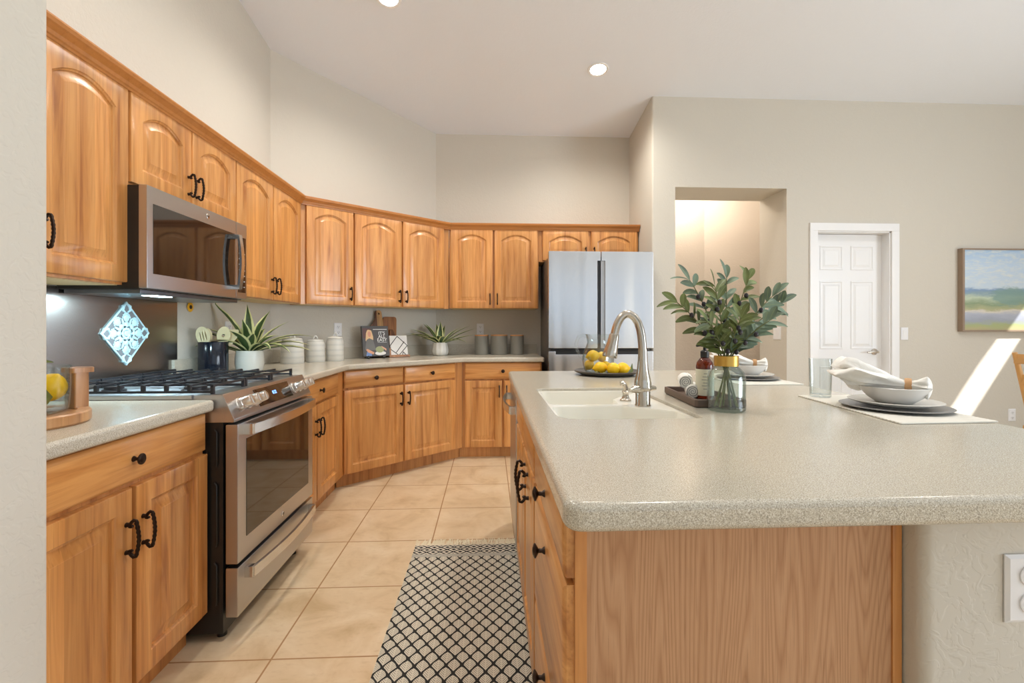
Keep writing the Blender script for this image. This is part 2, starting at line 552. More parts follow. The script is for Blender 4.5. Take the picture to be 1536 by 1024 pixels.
class MB:
    def __init__(s):
        s.bm = bmesh.new()
        s.uv = None
        s.bev = False

    # ---- primitives
    def box(s, x0, x1, y0, y1, z0, z1, bev=0.0, seg=2, M=None):
        s.bev = s.bev or bev > 0
        b = bmesh.new()
        bmesh.ops.create_cube(b, size=1)
        for v in b.verts:
            v.co = Vector(((x0 + x1) / 2 + v.co.x * (x1 - x0), (y0 + y1) / 2 + v.co.y * (y1 - y0), (z0 + z1) / 2 + v.co.z * (z1 - z0)))
        if bev:
            bmesh.ops.bevel(b, geom=b.edges[:], offset=bev, segments=seg, profile=0.7, affect='EDGES')
        return s.join(b, M)

    def join(s, b, M=None):
        if M is not None:
            bmesh.ops.transform(b, matrix=M, verts=b.verts)
        mp = {}
        for v in b.verts:
            mp[v] = s.bm.verts.new(v.co)
        for f in b.faces:
            try:
                nf = s.bm.faces.new([mp[v] for v in f.verts])
                nf.smooth = f.smooth
            except ValueError:
                pass
        b.free()
        return s

    def loops(s, loops, cap0=True, cap1=True, closed=True, M=None):
        """bridge successive vertex loops"""
        vl = []
        for lp in loops:
            vl.append([s.bm.verts.new((M @ Vector(p)) if M is not None else p) for p in lp])
        n = len(vl[0])
        rng = range(n) if closed else range(n - 1)
        for a_, b_ in zip(vl, vl[1:]):
            for i in rng:
                j = (i + 1) % n
                s.bm.faces.new((a_[i], a_[j], b_[j], b_[i]))
        if cap0 and n > 2:
            s.bm.faces.new(vl[0][::-1])
        if cap1 and n > 2:
            s.bm.faces.new(vl[-1])
        return s

    def lathe(s, prof, seg=32, c=(0, 0, 0), M=None, sx=1.0, sy=1.0):
        """prof: (r, z) list; r may be 0 at either end"""
        rings = []
        for r, z in prof:
            if r <= 1e-6:
                p = Vector((c[0], c[1], c[2] + z))
                rings.append([s.bm.verts.new(M @ p if M is not None else p)])
            else:
                ring = []
                for i in range(seg):
                    t = 2 * pi * i / seg
                    p = Vector((c[0] + r * cos(t) * sx, c[1] + r * sin(t) * sy, c[2] + z))
                    ring.append(s.bm.verts.new(M @ p if M is not None else p))
                rings.append(ring)
        for a_, b_ in zip(rings, rings[1:]):
            for i in range(seg):
                j = (i + 1) % seg
                if len(a_) == 1 and len(b_) == 1:
                    break
                if len(a_) == 1:
                    s.bm.faces.new((a_[0], b_[j], b_[i]))
                elif len(b_) == 1:
                    s.bm.faces.new((a_[i], a_[j], b_[0]))
                else:
                    s.bm.faces.new((a_[i], a_[j], b_[j], b_[i]))
        return s

    def cyl(s, p0, p1, r0, r1=None, seg=20, M=None):
        r1 = r0 if r1 is None else r1
        return s.tube([p0, p1], [r0, r1], seg, M)

    def tube(s, pts, rad, seg=10, M=None, flat=1.0):
        pts = [Vector(p) for p in pts]
        n = len(pts)
        rad = [rad] * n if isinstance(rad, (int, float)) else rad
        t0 = (pts[1] - pts[0]).normalized()
        up = Vector((0, 0, 1)) if abs(t0.z) < 0.9 else Vector((1, 0, 0))
        nrm = (up - t0 * up.dot(t0)).normalized()
        loops = []
        for i in range(n):
            t = (pts[min(i + 1, n - 1)] - pts[max(i - 1, 0)]).normalized()
            nrm = (nrm - t * nrm.dot(t)).normalized()
            bi = t.cross(nrm)
            loops.append([pts[i] + (nrm * cos(2 * pi * k / seg) + bi * (flat * sin(2 * pi * k / seg))) * rad[i] for k in range(seg)])
        return s.loops(loops, M=M)

    def slab(s, poly, z0, z1, rnd=0.0, hole=None, seg=4, holeround=0.0):
        s.bev = s.bev or rnd > 0
        """horizontal slab from a CCW outline, rounded edges, optional hole (CCW outline)"""
        def ring(d, z):
            return [(x, y, z) for x, y in (offset_poly(poly, d) if d else poly)]
        lp = []
        if rnd:
            for k in range(seg + 1):
                t = pi / 2 * k / seg
                lp.append((rnd * (1 - sin(t)), z0 + rnd * (1 - cos(t))))
            for k in range(seg + 1):
                t = pi / 2 * k / seg
                lp.append((rnd * (1 - cos(t)), z1 - rnd * (1 - sin(t))))
        else:
            lp = [(0, z0), (0, z1)]
        b = bmesh.new()
        rings = [[b.verts.new(p) for p in ring(d, z)] for d, z in lp]
        n = len(poly)
        for a_, c_ in zip(rings, rings[1:]):
            for i in range(n):
                j = (i + 1) % n
                b.faces.new((a_[i], a_[j], c_[j], c_[i]))
        if hole is None:
            b.faces.new(rings[0][::-1])
            b.faces.new(rings[-1])
        else:
            hl = []
            for z, d in ((z0, 0), (z1 - holeround, 0), (z1 - holeround * 0.3, -holeround * 0.3), (z1, -holeround)):
                hp = offset_poly(hole, d) if d else hole
                hl.append([b.verts.new((x, y, z)) for x, y in hp])
            m = len(hole)
            for a_, c_ in zip(hl, hl[1:]):
                for i in range(m):
                    j = (i + 1) % m
                    b.faces.new((a_[j], a_[i], c_[i], c_[j]))
            for R_, H_ in ((rings[0], hl[0]), (rings[-1], hl[-1])):
                ed = []
                for L in (R_, H_):
                    for i in range(len(L)):
                        e = b.edges.get((L[i], L[(i + 1) % len(L)]))
                        if e is None:
                            e = b.edges.new((L[i], L[(i + 1) % len(L)]))
                        ed.append(e)
                bmesh.ops.triangle_fill(b, use_beauty=True, use_dissolve=False, edges=ed)
        bmesh.ops.recalc_face_normals(b, faces=b.faces)
        return s.join(b)

    def prism(s, poly, axis, a0, a1, bev=0.0, M=None):
        s.bev = s.bev or bev > 0
        """extrude a 2-D outline along an axis: 'x' (y,z), 'y' (x,z) or 'z' (x,y)"""
        def P(u, v, w):
            return {'x': (w, u, v), 'y': (u, w, v), 'z': (u, v, w)}[axis]
        b = bmesh.new()
        l0 = [b.verts.new(P(u, v, a0)) for u, v in poly]
        l1 = [b.verts.new(P(u, v, a1)) for u, v in poly]
        n = len(poly)
        for i in range(n):
            j = (i + 1) % n
            b.faces.new((l0[i], l0[j], l1[j], l1[i]))
        b.faces.new(l0[::-1])
        b.faces.new(l1)
        bmesh.ops.recalc_face_normals(b, faces=b.faces)
        if bev:
            bmesh.ops.bevel(b, geom=b.edges[:], offset=bev, segments=2, profile=0.7, affect='EDGES')
        return s.join(b, M)

    def ball(s, c, r, seg=20, M=None, squash=(1, 1, 1)):
        b = bmesh.new()
        bmesh.ops.create_uvsphere(b, u_segments=seg, v_segments=max(6, seg // 2), radius=1)
        for v in b.verts:
            v.co = Vector((c[0] + v.co.x * r * squash[0], c[1] + v.co.y * r * squash[1], c[2] + v.co.z * r * squash[2]))
        return s.join(b, M)

    def ribbon(s, pts, widths, nrm_hint=(0, 0, 1), fold=0.15, thick=0.0):
        """leaf blade along pts with uv (u across, v along)"""
        if s.uv is None:
            s.uv = s.bm.loops.layers.uv.new('UVMap')
        pts = [Vector(p) for p in pts]
        n = len(pts)
        rows = []
        for i in range(n):
            t = (pts[min(i + 1, n - 1)] - pts[max(i - 1, 0)]).normalized()
            side = t.cross(Vector(nrm_hint))
            if side.length < 1e-4:
                side = Vector((1, 0, 0))
            side.normalize()
            up = side.cross(t)
            w = widths[i]
            rows.append([s.bm.verts.new(pts[i] + side * (w * (k - 0.5)) + up * (fold * w * (abs(k - 0.5) * 2))) for k in (0, 0.25, 0.5, 0.75, 1)])
        for i in range(n - 1):
            for k in range(4):
                f = s.bm.faces.new((rows[i][k], rows[i][k + 1], rows[i + 1][k + 1], rows[i + 1][k]))
                f.smooth = True
                for lp, (u, v) in zip(f.loops, ((k / 4, i / (n - 1)), ((k + 1) / 4, i / (n - 1)), ((k + 1) / 4, (i + 1) / (n - 1)), (k / 4, (i + 1) / (n - 1)))):
                    lp[s.uv].uv = (u, v)
        return s

    # ---- finish
    def mesh(s, name, mat, smooth=True, ang=38, recalc=True):
        bm = s.bm
        if recalc:
            bmesh.ops.recalc_face_normals(bm, faces=bm.faces)
        if smooth:
            for f in bm.faces:
                f.smooth = True
            ca = radians(ang)
            for e in bm.edges:
                if len(e.link_faces) == 2 and e.calc_face_angle(0) > ca:
                    e.smooth = False
        me = D.meshes.new(name)
        bm.to_mesh(me)
        bm.free()
        for m in (mat if isinstance(mat, (list, tuple)) else [mat]):
            me.materials.append(m)
        return me

    def build(s, name, mat, parent=None, loc=(0, 0, 0), rot=(0, 0, 0), **kw):
        bev = s.bev
        o = put(name, s.mesh(name, mat, **kw), parent, loc, rot)
        if bev:
            m = o.modifiers.new('weighted_normal', 'WEIGHTED_NORMAL')
            m.keep_sharp = True
        return o


def put(name, me, parent=None, loc=(0, 0, 0), rot=(0, 0, 0)):
    o = D.objects.new(name, me)
    COL.objects.link(o)
    o.parent = parent
    o.location = loc
    o.rotation_euler = rot
    return o


def tag(o, label, cat, group=None):
    o['label'] = label
    o['category'] = cat
    if group:
        o['group'] = group
    return o


def thing(name, label, cat, loc=(0, 0, 0), rz=0.0, group=None):
    o = D.objects.new(name, None)
    o.empty_display_size = 0.1
    COL.objects.link(o)
    o.location = loc
    o.rotation_euler = (0, 0, rz)
    return tag(o, label, cat, group)


def struct(o):
    o['kind'] = 'structure'
    return o


def copy_tree(o, parent=None):
    c = o.copy()
    COL.objects.link(c)
    c.parent = parent
    for ch in list(o.children):
        copy_tree(ch, c)
    return c


def text_mesh(body, size, mat, name, depth=0.0004, align='CENTER'):
    cu = D.curves.new(name, 'FONT')
    cu.body = body
    cu.size = size
    cu.extrude = depth
    cu.align_x = align
    cu.align_y = 'CENTER'
    t = D.objects.new(name, cu)
    COL.objects.link(t)
    bpy.context.view_layer.update()
    me = D.meshes.new_from_object(t.evaluated_get(bpy.context.evaluated_depsgraph_get()))
    D.objects.remove(t)
    D.curves.remove(cu)
    me.name = name
    me.materials.clear()
    me.materials.append(mat)
    return me


# ------------------------------------------------------------------ the setting
YB = 4.86          # back wall
YR = 4.17          # wall with the opening and the door
XL = -1.69         # left wall
SL = 0.14


def zc(y):
    return 3.17 + SL * (YB - y)


def wallseg(mb, p, q, n, th=0.12, z0=0.0, top=None):
    """wall with visible face from p to q, n = direction away from the room"""
    pts = [p, q, (q[0] + n[0] * th, q[1] + n[1] * th), (p[0] + n[0] * th, p[1] + n[1] * th)]
    lo = [(x, y, z0) for x, y in pts]
    hi = [(x, y, top if top is not None else zc(y) + 0.03) for x, y in pts]
    return mb.loops([lo, hi])


fl = MB().box(-2.6, 6.4, -3.7, 6.6, -0.1, 0.0).build('floor', m_tile)
struct(fl)
cl = MB()
cl.loops([[(-2.6, -3.7, zc(-3.7)), (6.4, -3.7, zc(-3.7)), (6.4, 4.95, zc(4.95)), (-2.6, 4.95, zc(4.95))],
          [(-2.6, -3.7, zc(-3.7) + .1), (6.4, -3.7, zc(-3.7) + .1), (6.4, 4.95, zc(4.95) + .1), (-2.6, 4.95, zc(4.95) + .1)]])
struct(cl.build('ceiling', m_ceil))
s2 = sqrt(.5)
struct(wallseg(MB(), (XL, 1.0), (XL, 3.717), (-1, 0)).build('wall_left', m_wall))
struct(wallseg(MB(), (XL, 3.717), (-0.547, YB), (-s2, s2)).build('wall_diagonal', m_wall))
struct(wallseg(MB(), (-0.547, YB), (1.465, YB), (0, 1)).build('wall_back', m_wall))
# near stub wall at the left edge of the view
st = MB()
st.slab(round_poly([(-2.5, .87), (-.9, .87), (-.9, 1.01), (-2.5, 1.01)], [0, .018, .018, 0]), 0, 3.68)
struct(st.build('wall_near_left', m_wall))
wl = MB()
wallseg(wl, (-2.4, -3.6), (-2.4, .9), (-1, 0))
struct(wl.build('wall_rear_left', m_wall))
# pier beside the fridge + wall with opening (1.678..2.715, to 2.45) and the door recess
DX0, DX1, DZ = 3.0, 3.705, 2.07
w = MB()
wallbox = lambda x0, x1, z0: w.loops([[(x0, YR, z0), (x1, YR, z0), (x1, 4.60, z0), (x0, 4.60, z0)],
                                     [(x0, YR, zc(YR) + .02), (x1, YR, zc(YR) + .02), (x1, 4.60, zc(4.6) + .02), (x0, 4.60, zc(4.6) + .02)]])
# left pier with rounded corner
pier = round_poly([(1.465, YR), (1.678, YR), (1.678, 4.60), (1.58, 4.60), (1.58, 4.98), (1.465, 4.98)], [.02, 0, 0, 0, 0, 0])
w.loops([[(x, y, 0) for x, y in pier], [(x, y, zc(y) + .02) for x, y in pier]])
wallbox(1.678, 2.715, 2.452)
wallbox(2.715, DX0, 0.0)
wallbox(DX0, DX1, DZ)
wallbox(DX1, 6.4, 0.0)
struct(w.build('wall_right_back', m_wall, ang=50))
# hall beyond the opening
h = MB()
h.box(1.45, 2.55, 5.42, 5.54, 0, 3.0)
h.loops([[(2.53, 5.42, 0), (3.45, 4.9, 0), (3.5, 5.0, 0), (2.58, 5.54, 0)], [(2.53, 5.42, 3.0), (3.45, 4.9, 3.0), (3.5, 5.0, 3.0), (2.58, 5.54, 3.0)]])
h.box(1.35, 1.47, 4.98, 5.54, 0, 3.0)
h.box(3.4, 3.52, 4.6, 5.0, 0, 3.0)
struct(h.build('wall_hall', m_hall))
struct(MB().box(1.585, 3.52, 4.605, 5.54, 2.85, 2.95).build('ceiling_hall', m_ceil))
# right wall with window and clerestory slot
XR = 6.2
r = MB()
zt = lambda y: zc(y) + .03


def rw(y0, y1, z0, z1=None):
    r.loops([[(XR, y0, z0), (XR + .08, y0, z0), (XR + .08, y1, z0), (XR, y1, z0)],
             [(XR, y0, z1 or zt(y0)), (XR + .08, y0, z1 or zt(y0)), (XR + .08, y1, z1 or zt(y1)), (XR, y1, z1 or zt(y1))]])


rw(-3.6, -2.4, 0)
rw(-2.4, .6, 0, .55)
rw(-2.4, .6, 2.55)
rw(.6, 1.6, 0)
rw(1.6, 3.5, 0, 2.888)
rw(1.6, 3.5, 3.375)
rw(3.5, YR + .1, 0)
struct(r.build('wall_right', m_wall))
rb = MB()
rb.box(-2.5, -.8, -3.62, -3.5, 0, 4.38)
rb.box(4.2, 6.3, -3.62, -3.5, 0, 4.38)
rb.box(-.8, 4.2, -3.62, -3.5, 2.7, 4.38)
rb.box(-.8, 4.2, -3.62, -3.5, 0, 0.3)
struct(rb.build('wall_rear', m_wall))
wf = MB()
for x in (-.8, .8, 1.65, 2.5, 4.14):
    wf.box(x, x + .06, -3.6, -3.46, .3, 2.7)
wf.box(-.8, 4.2, -3.6, -3.46, .3, .36)
wf.box(-.8, 4.2, -3.6, -3.46, 2.64, 2.7)
struct(wf.build('window_1', m_white))
wf = MB()
for y in (-2.4, -.93, .54):
    wf.box(XR - .02, XR + .08, y, y + .06, .55, 2.55)
wf.box(XR - .02, XR + .08, -2.4, .6, .55, .61)
wf.box(XR - .02, XR + .08, -2.4, .6, 2.49, 2.55)
struct(wf.build('window_2', m_white))

# baseboards of the far wall
bb = MB()
bb.box(DX1 + .07, 6.2, YR - .014, YR, 0, .09, .003)
bb.box(2.715, DX0 - .07, YR - .014, YR, 0, .09, .003)
struct(bb.build('baseboard_back', m_white))

# interior door, set back in its jamb
dr = thing('door_1', 'white six-panel interior door in a white casing', 'door', (DX0, YR, 0))
del dr['label'], dr['category']
struct(dr)
sl = MB()
sl.box(.012, .693, .09, .125, .012, 2.055)


def raised(mb, x0, x1, z0, z1, y, mould=.02):
    """raised panel with recessed groove standing on a slab face at y (front = smaller y)"""
    R = lambda i, yy: [(x0 + i, yy, z0 + i), (x1 - i, yy, z0 + i), (x1 - i, yy, z1 - i), (x0 + i, yy, z1 - i)]
    mb.loops([R(0, y + .002), R(.004, y - .005), R(.012, y - .005), R(.018, y - .0005), R(.03, y - .0005), R(.05, y - .006)], cap0=False)


for x0, x1 in ((.09, .315), (.39, .615)):
    for z0, z1 in ((.2, .82), (.98, 1.62), (1.72, 1.95)):
        raised(sl, x0, x1, z0, z1, .09)
sl.build('door_panel', m_white, dr, smooth=False)
jb = MB()
jb.box(0, .012, 0, .15, 0, DZ)
jb.box(.693, .705, 0, .15, 0, DZ)
jb.box(0, .705, 0, .15, DZ - .012, DZ)
jb.build('jamb', m_white, dr, smooth=False)
cs = MB()
for x0, x1, z0, z1 in ((-.072, 0, 0, DZ), (.705, .777, 0, DZ), (-.072, .777, DZ, DZ + .07)):
    cs.box(x0, x1, -.016, 0, z0, z1, .004)
cs.build('casing', m_white, dr)
dh = MB()
dh.lathe([(0, 0), (.03, 0), (.03, .008), (.012, .014), (.012, .05), (0, .05)], 20, M=Matrix.Translation((.62, .09, .955)) @ Matrix.Rotation(pi / 2, 4, 'X'))
dh.tube([(.62, .045, .955), (.58, .04, .957), (.52, .045, .95)], [.011, .010, .008], 10)
dh.build('door_handle', m_nickel, dr)


# ------------------------------------------------------------------ cabinet helpers
def arch_loop(x0, x1, z0, z1, i, rise, y, n=14):
    xa, xb, za, zb = x0 + i, x1 - i, z0 + i, z1 - i
    pts = [(xa, y, za), (xb, y, za)]
    for k in range(n + 1):
        t = k / n
        x = xb + (xa - xb) * t
        u = (x - (x0 + x1) / 2) / ((x1 - x0) / 2)
        pts.append((x, y, zb - rise * u * u))
    return pts


def rect_like(x0, x1, z0, z1, y, n=14):
    pts = [(x0, y, z0), (x1, y, z0)]
    for k in range(n + 1):
        pts.append((x1 + (x0 - x1) * k / n, y, z1))
    return pts


_door_cache = {}


def door_mesh(w, h, arch):
    key = (round(w, 3), round(h, 3), arch)
    if key in _door_cache:
        return _door_cache[key]
    t, fr = .021, min(.062, w * .18)
    n = 14 if arch else 1
    rise = min(.06, (w - 2 * fr) * .2) if arch else 0.0
    ztop = h - fr * (.8 if arch else 1.0)
    A = lambda i, y: arch_loop(fr, w - fr, fr, ztop, i, rise, y, n)
    mb = MB()
    mb.loops([rect_like(0, w, 0, h, 0, n), rect_like(0, w, 0, h, -t + .005, n), rect_like(.0015, w - .0015, .0015, h - .0015, -t + .0015, n),
              rect_like(.005, w - .005, .005, h - .005, -t, n),
              A(0, -t), A(.003, -t + .004), A(.009, -t + .006), A(.011, -t + .011), A(.017, -t + .011), A(.045, -t + .003), A(.047, -t + .002)])
    me = mb.mesh('door', m_wood, ang=25)
    _door_cache[key] = me
    return me


def drawer_mesh(w, h):
    key = ('d', round(w, 3), round(h, 3))
    if key in _door_cache:
        return _door_cache[key]
    t = .021
    R = lambda i, y: [(i, y, i), (w - i, y, i), (w - i, y, h - i), (i, y, h - i)]
    mb = MB()
    mb.loops([R(0, 0), R(0, -t + .007), R(.003, -t + .004), R(.012, -t)])
    me = mb.mesh('drawer', m_woodx, ang=25)
    _door_cache[key] = me
    return me


def handle_mesh():
    mb = MB()
    pts, rad = [], []
    L = .052
    # scrolled foot, bow, scrolled foot (in the y-z plane, standing off the door)
    for k in range(7):
        t = k / 6
        a_ = -pi * .75 + t * pi * 1.1
        pts.append((0, -.012 - .012 * (1 - cos(a_ + pi * .25)) / 2 * 1.5, L - .008 + .010 * sin(a_)))
        rad.append(.0042 + .001 * t)
    for k in range(17):
        t = k / 16
        z = L - 2 * L * t
        pts.append((0, -.030 - .008 * sin(pi * t), z))
        rad.append(.0052 + .0009 * (1 if k % 2 else -1))
    for k in range(7):
        t = 1 - k / 6
        a_ = -pi * .75 + t * pi * 1.1
        pts.append((0, -.012 - .012 * (1 - cos(a_ + pi * .25)) / 2 * 1.5, -(L - .008 + .010 * sin(a_))))
        rad.append(.0042 + .001 * t)
    mb.tube(pts, rad, 8)
    for z in (L - .012, -L + .012):
        mb.tube([(0, 0, z), (0, -.014, z)], [.0075, .005], 10)
    return mb.mesh('handle', m_bronze)


def knob_mesh():
    mb = MB()
    R = Matrix.Rotation(pi / 2, 4, 'X')
    mb.lathe([(0, 0), (.009, 0), (.008, .004), (.005, .008), (.005, .016), (.012, .020), (.0165, .023), (.0165, .026), (.013, .028), (.012, .0275), (.008, .030), (0, .031)], 20, M=R)
    return mb.mesh('knob', m_bronze)


HME, KME = handle_mesh(), knob_mesh()


def add_door(cab, x0, x1, z0, z1, arch, hx=None, hz=None, y=0.0):
    d = put('door', door_mesh(x1 - x0, z1 - z0, arch), cab, (x0, y, z0))
    if hx is not None:
        put('handle', HME, d, (hx - x0, -.019, hz - z0))
    return d


def add_drawer(cab, x0, x1, z0, z1, kx=None, kz=None):
    d = put('drawer', drawer_mesh(x1 - x0, z1 - z0), cab, (x0, 0, z0))
    put('knob', KME, d, ((kx if kx is not None else (x0 + x1) / 2) - x0, -.02, (kz if kz is not None else (z0 + z1) / 2) - z0))
    return d


def upper_box(cab, w, d, z0, z1):
    b = MB().box(0, w, 0, d, z0, z1, .0015)
    b.build('cabinet_body', m_woodbox, cab)
    MB().box(.012, w - .012, .018, d - .004, z0 - .002, z0 + .004).build('underside', m_under, cab)


def base_box(cab, w, d, top=.871, e0=0, e1=0):
    MB().box(0, w, 0, d, .1, top, .0015).build('cabinet_body', m_woodbox, cab)
    MB().box(-e0, w + e1, .06, d, 0, .105).build('toe_kick', m_woodbox, cab)


# ---- upper cabinets (local x along the face, y into the wall)
R90 = pi / 2
UZ0, UZ1 = 1.362, 2.135
G_U = 'wall cabinets of honey wood'
u = thing('wall_cabinet', 'honey wood wall cabinet left of the microwave, nearest the camera', 'cabinet', (-1.44, 1.07, 0), R90, G_U)
upper_box(u, .858, .245, 1.35, UZ1)
add_door(u, .012, .455, 1.36, 2.125, True, .428, 1.49)
add_door(u, .465, .853, 1.36, 2.125, True, .492, 1.49)
u = thing('wall_cabinet', 'short two-door honey wood wall cabinet above the microwave', 'cabinet', (-1.44, 1.931, 0), R90, G_U)
upper_box(u, .78, .245, 1.752, UZ1)
add_door(u, .004, .384, 1.762, 2.125, True, .358, 1.852)
add_door(u, .392, .777, 1.762, 2.125, True, .418, 1.852)
u = thing('wall_cabinet', 'tall two-door honey wood wall cabinet right of the microwave on the left wall', 'cabinet', (-1.44, 2.713, 0), R90, G_U)
upper_box(u, .918, .245, UZ0, UZ1)
add_door(u, .004, .452, 1.365, 2.125, True, .424, 1.455)
add_door(u, .462, .905, 1.365, 2.125, True, .490, 1.455)
AU = Vector((-1.44, 3.642))
dU = Vector((.761, .648)).normalized()
angU = math.atan2(dU.y, dU.x)
u = thing('wall_cabinet', 'single-door honey wood wall cabinet at the left of the angled wall', 'cabinet', (AU.x, AU.y, 0), angU, G_U)
upper_box(u, .424, .22, UZ0, UZ1)
add_door(u, .045, .418, 1.365, 2.122, True, .392, 1.455)
pU = AU + dU * .426
u = thing('wall_cabinet', 'double-door honey wood wall cabinet on the angled wall above the cookbook', 'cabinet', (pU.x, pU.y, 0), angU, G_U)
upper_box(u, .955, .25, UZ0, UZ1)
add_door(u, .004, .436, 1.365, 2.122, True, .409, 1.455)
add_door(u, .449, .885, 1.365, 2.122, True, .476, 1.455)
u = thing('wall_cabinet', 'double-door honey wood wall cabinet on the back wall left of the fridge', 'cabinet', (-.385, 4.54, 0), 0, G_U)
upper_box(u, .861, .318, UZ0 + .004, UZ1)
add_door(u, .014, .418, 1.368, 2.125, True, .392, 1.455)
add_door(u, .436, .849, 1.368, 2.125, True, .462, 1.455)
u = thing('wall_cabinet', 'short double-door honey wood wall cabinet above the refrigerator', 'cabinet', (.477, 4.54, 0), 0, G_U)
upper_box(u, .978, .318, 1.82, UZ1)
add_door(u, .038, .481, 1.832, 2.122, True, .455, 1.905)
add_door(u, .512, .960, 1.832, 2.122, True, .538, 1.905)
# crown moulding along all three runs
prof = [(0.0, 2.118), (-.024, 2.118), (-.026, 2.126), (-.030, 2.13), (-.034, 2.142), (-.046, 2.155), (-.052, 2.16), (-.056, 2.172), (-.056, 2.178), (0.0, 2.178)]
path = [(-1.44, 1.06), (-1.44, 3.642), (-.385, 4.54), (1.46, 4.54)]


def sweep(mb, path, prof):
    n = len(path)
    loops = []
    for i in range(n):
        p = Vector(path[i])
        e1 = (p - Vector(path[i - 1])).normalized() if i else None
        e2 = (Vector(path[i + 1]) - p).normalized() if i < n - 1 else None
        e1, e2 = e1 or e2, e2 or e1
        n1, n2 = Vector((-e1.y, e1.x)), Vector((-e2.y, e2.x))
        m = (n1 + n2) / (1 + n1.dot(n2))
        loops.append([(p.x + m.x * d, p.y + m.y * d, z) for d, z in prof])
    return mb.loops(loops)


cm = sweep(MB(), path, prof).build('crown_molding', m_crown, smooth=False)
tag(cm, 'long honey wood crown molding running along the tops of all the wall cabinets', 'molding')

# ---- base cabinets
G_B = 'base cabinets of honey wood'
u = thing('base_cabinet', 'honey wood base cabinet with one wide drawer left of the range', 'cabinet', (-1.07, 1.045, 0), R90, G_B)
base_box(u, .765, .61)
add_drawer(u, .02, .755, .728, .862, .395)
add_door(u, .02, .392, .12, .712, False, .366, .572)
add_door(u, .406, .762, .12, .712, False, .432, .572)
u = thing('base_cabinet', 'narrow honey wood base cabinet right of the range before the angled run', 'cabinet', (-1.07, 2.573, 0), R90, G_B)
base_box(u, .925, .61)
add_drawer(u, .02, .755, .725, .862, .40)
add_door(u, .012, .345, .125, .712, False, .318, .575)
add_door(u, .355, .775, .125, .712, False, .382, .575)
AB = Vector((-1.07, 3.4995))
dB = Vector((.735, .678)).normalized()
angB = math.atan2(dB.y, dB.x)
u = thing('base_cabinet', 'wide two-door two-drawer honey wood base cabinet in the angled corner run', 'cabinet', (AB.x, AB.y, 0), angB, G_B)
base_box(u, 1.12, .5, e0=.024, e1=.024)
add_drawer(u, .0, .497, .737, .864)
add_drawer(u, .512, 1.03, .737, .864)
add_door(u, .0, .497, .106, .722, False, .470, .615)
add_door(u, .512, 1.03, .106, .722, False, .540, .615)
u = thing('base_cabinet', 'honey wood base cabinet on the back wall beside the refrigerator', 'cabinet', (-.2455, 4.26, 0), 0, G_B)
base_box(u, .722, .58, e0=.024)
add_drawer(u, .025, .712, .718, .864)
add_door(u, .025, .358, .104, .704, False, .335, .61)
add_door(u, .378, .712, .104, .704, False, .402, .61)

# ---- countertops
CT0, CT1 = .872, .914
c = MB()
c.slab(round_poly([(XL, 1.03), (-1.022, 1.03), (-1.022, 1.808), (XL, 1.808)], [0, 0, .02, 0]), CT0, CT1, .012)
c1 = c.build('countertop', m_counter)
tag(c1, 'short speckled beige countertop left of the range', 'countertop')
nB = Vector((dB.y, -dB.x))
q = AB + nB * .048
k1 = (-1.022 - q.x) / dB.x
f1 = q + dB * k1
YN = 4.214
k2 = (YN - q.y) / dB.y
f2 = q + dB * k2
poly = [(-1.022, 2.568), (f1.x, f1.y), (f2.x, f2.y), (.497, YN), (.497, YB - .002), (-.547, YB - .002), (XL + .002, 3.717), (XL + .002, 2.568)]
c = MB()
c.slab(round_poly(poly, [.015, 0, 0, .02, 0, 0, 0, 0]), CT0, CT1, .012)
c2 = c.build('countertop', m_counter)
tag(c2, 'long speckled beige countertop bending along the angled corner to the refrigerator', 'countertop')
sp = MB()
sp.loops([[(-1.688, 2.58, z) for z in (.914, 1.01)] + [(-1.67, 2.58, z) for z in (1.01, .914)],
          [(-1.688, 3.716, z) for z in (.914, 1.01)] + [(-1.67, 3.709, z) for z in (1.01, .914)],
          [(-.548, 4.857, z) for z in (.914, 1.01)] + [(-.541, 4.84, z) for z in (1.01, .914)],
          [(.49, 4.857, z) for z in (.914, 1.01)] + [(.49, 4.84, z) for z in (1.01, .914)]])
sp.build('backsplash_strip', m_counter, c2)

# island: outline with rounded near-left corner
isl = [(.115, .708), (1.41, .708), (1.432, 1.15), (1.515, 2.9), (.118, 2.9)]
SX0, SX1, SY0, SY1 = .207, .642, 1.372, 2.072
sink_hole = round_poly([(SX0, SY0), (SX1, SY0), (SX1, SY1), (SX0, SY1)], [.09, .03, .05, .05], 8)
c = MB()
c.slab(round_poly(isl, [.035, .05, 0, .06, .03]), CT0 - .004, CT1, .013, hole=sink_hole, holeround=.006)
ic = c.build('countertop', m_counter)
tag(ic, 'large speckled beige island countertop with a white sink set in it', 'countertop')

# sink: two bowls with a shared divider and a faucet ledge at the right
sk = thing('sink', 'white double-bowl sink set into the island countertop', 'sink', (0, 0, .70))
s_ = MB()
zt_ = .906 - .70
ledge = .475
b1 = round_poly([(SX0 + .012, SY0 + .012), (SX1 - .012, SY0 + .012), (SX1 - .012, 1.55), (ledge, 1.66), (SX0 + .012, 1.66)], [.085, .03, .02, .03, .04], 6)
b2 = round_poly([(SX0 + .012, 1.70), (ledge, 1.70), (ledge + .01, 1.82), (SX1 - .06, 1.95), (SX1 - .012, 2.0), (SX1 - .012, SY1 - .012), (SX0 + .012, SY1 - .012)], [.04, .03, .03, .02, .02, .05, .05], 6)
outer = offset_poly(sink_hole, .0006)
b = bmesh.new()
vo = [b.verts.new((x, y, zt_ - .004)) for x, y in outer]
ed = [b.edges.new((vo[i], vo[(i + 1) % len(vo)])) for i in range(len(vo))]
for bp in (b1, b2):
    vb = [b.verts.new((x, y, zt_ - .004)) for x, y in bp]
    ed += [b.edges.new((vb[i], vb[(i + 1) % len(vb)])) for i in range(len(vb))]
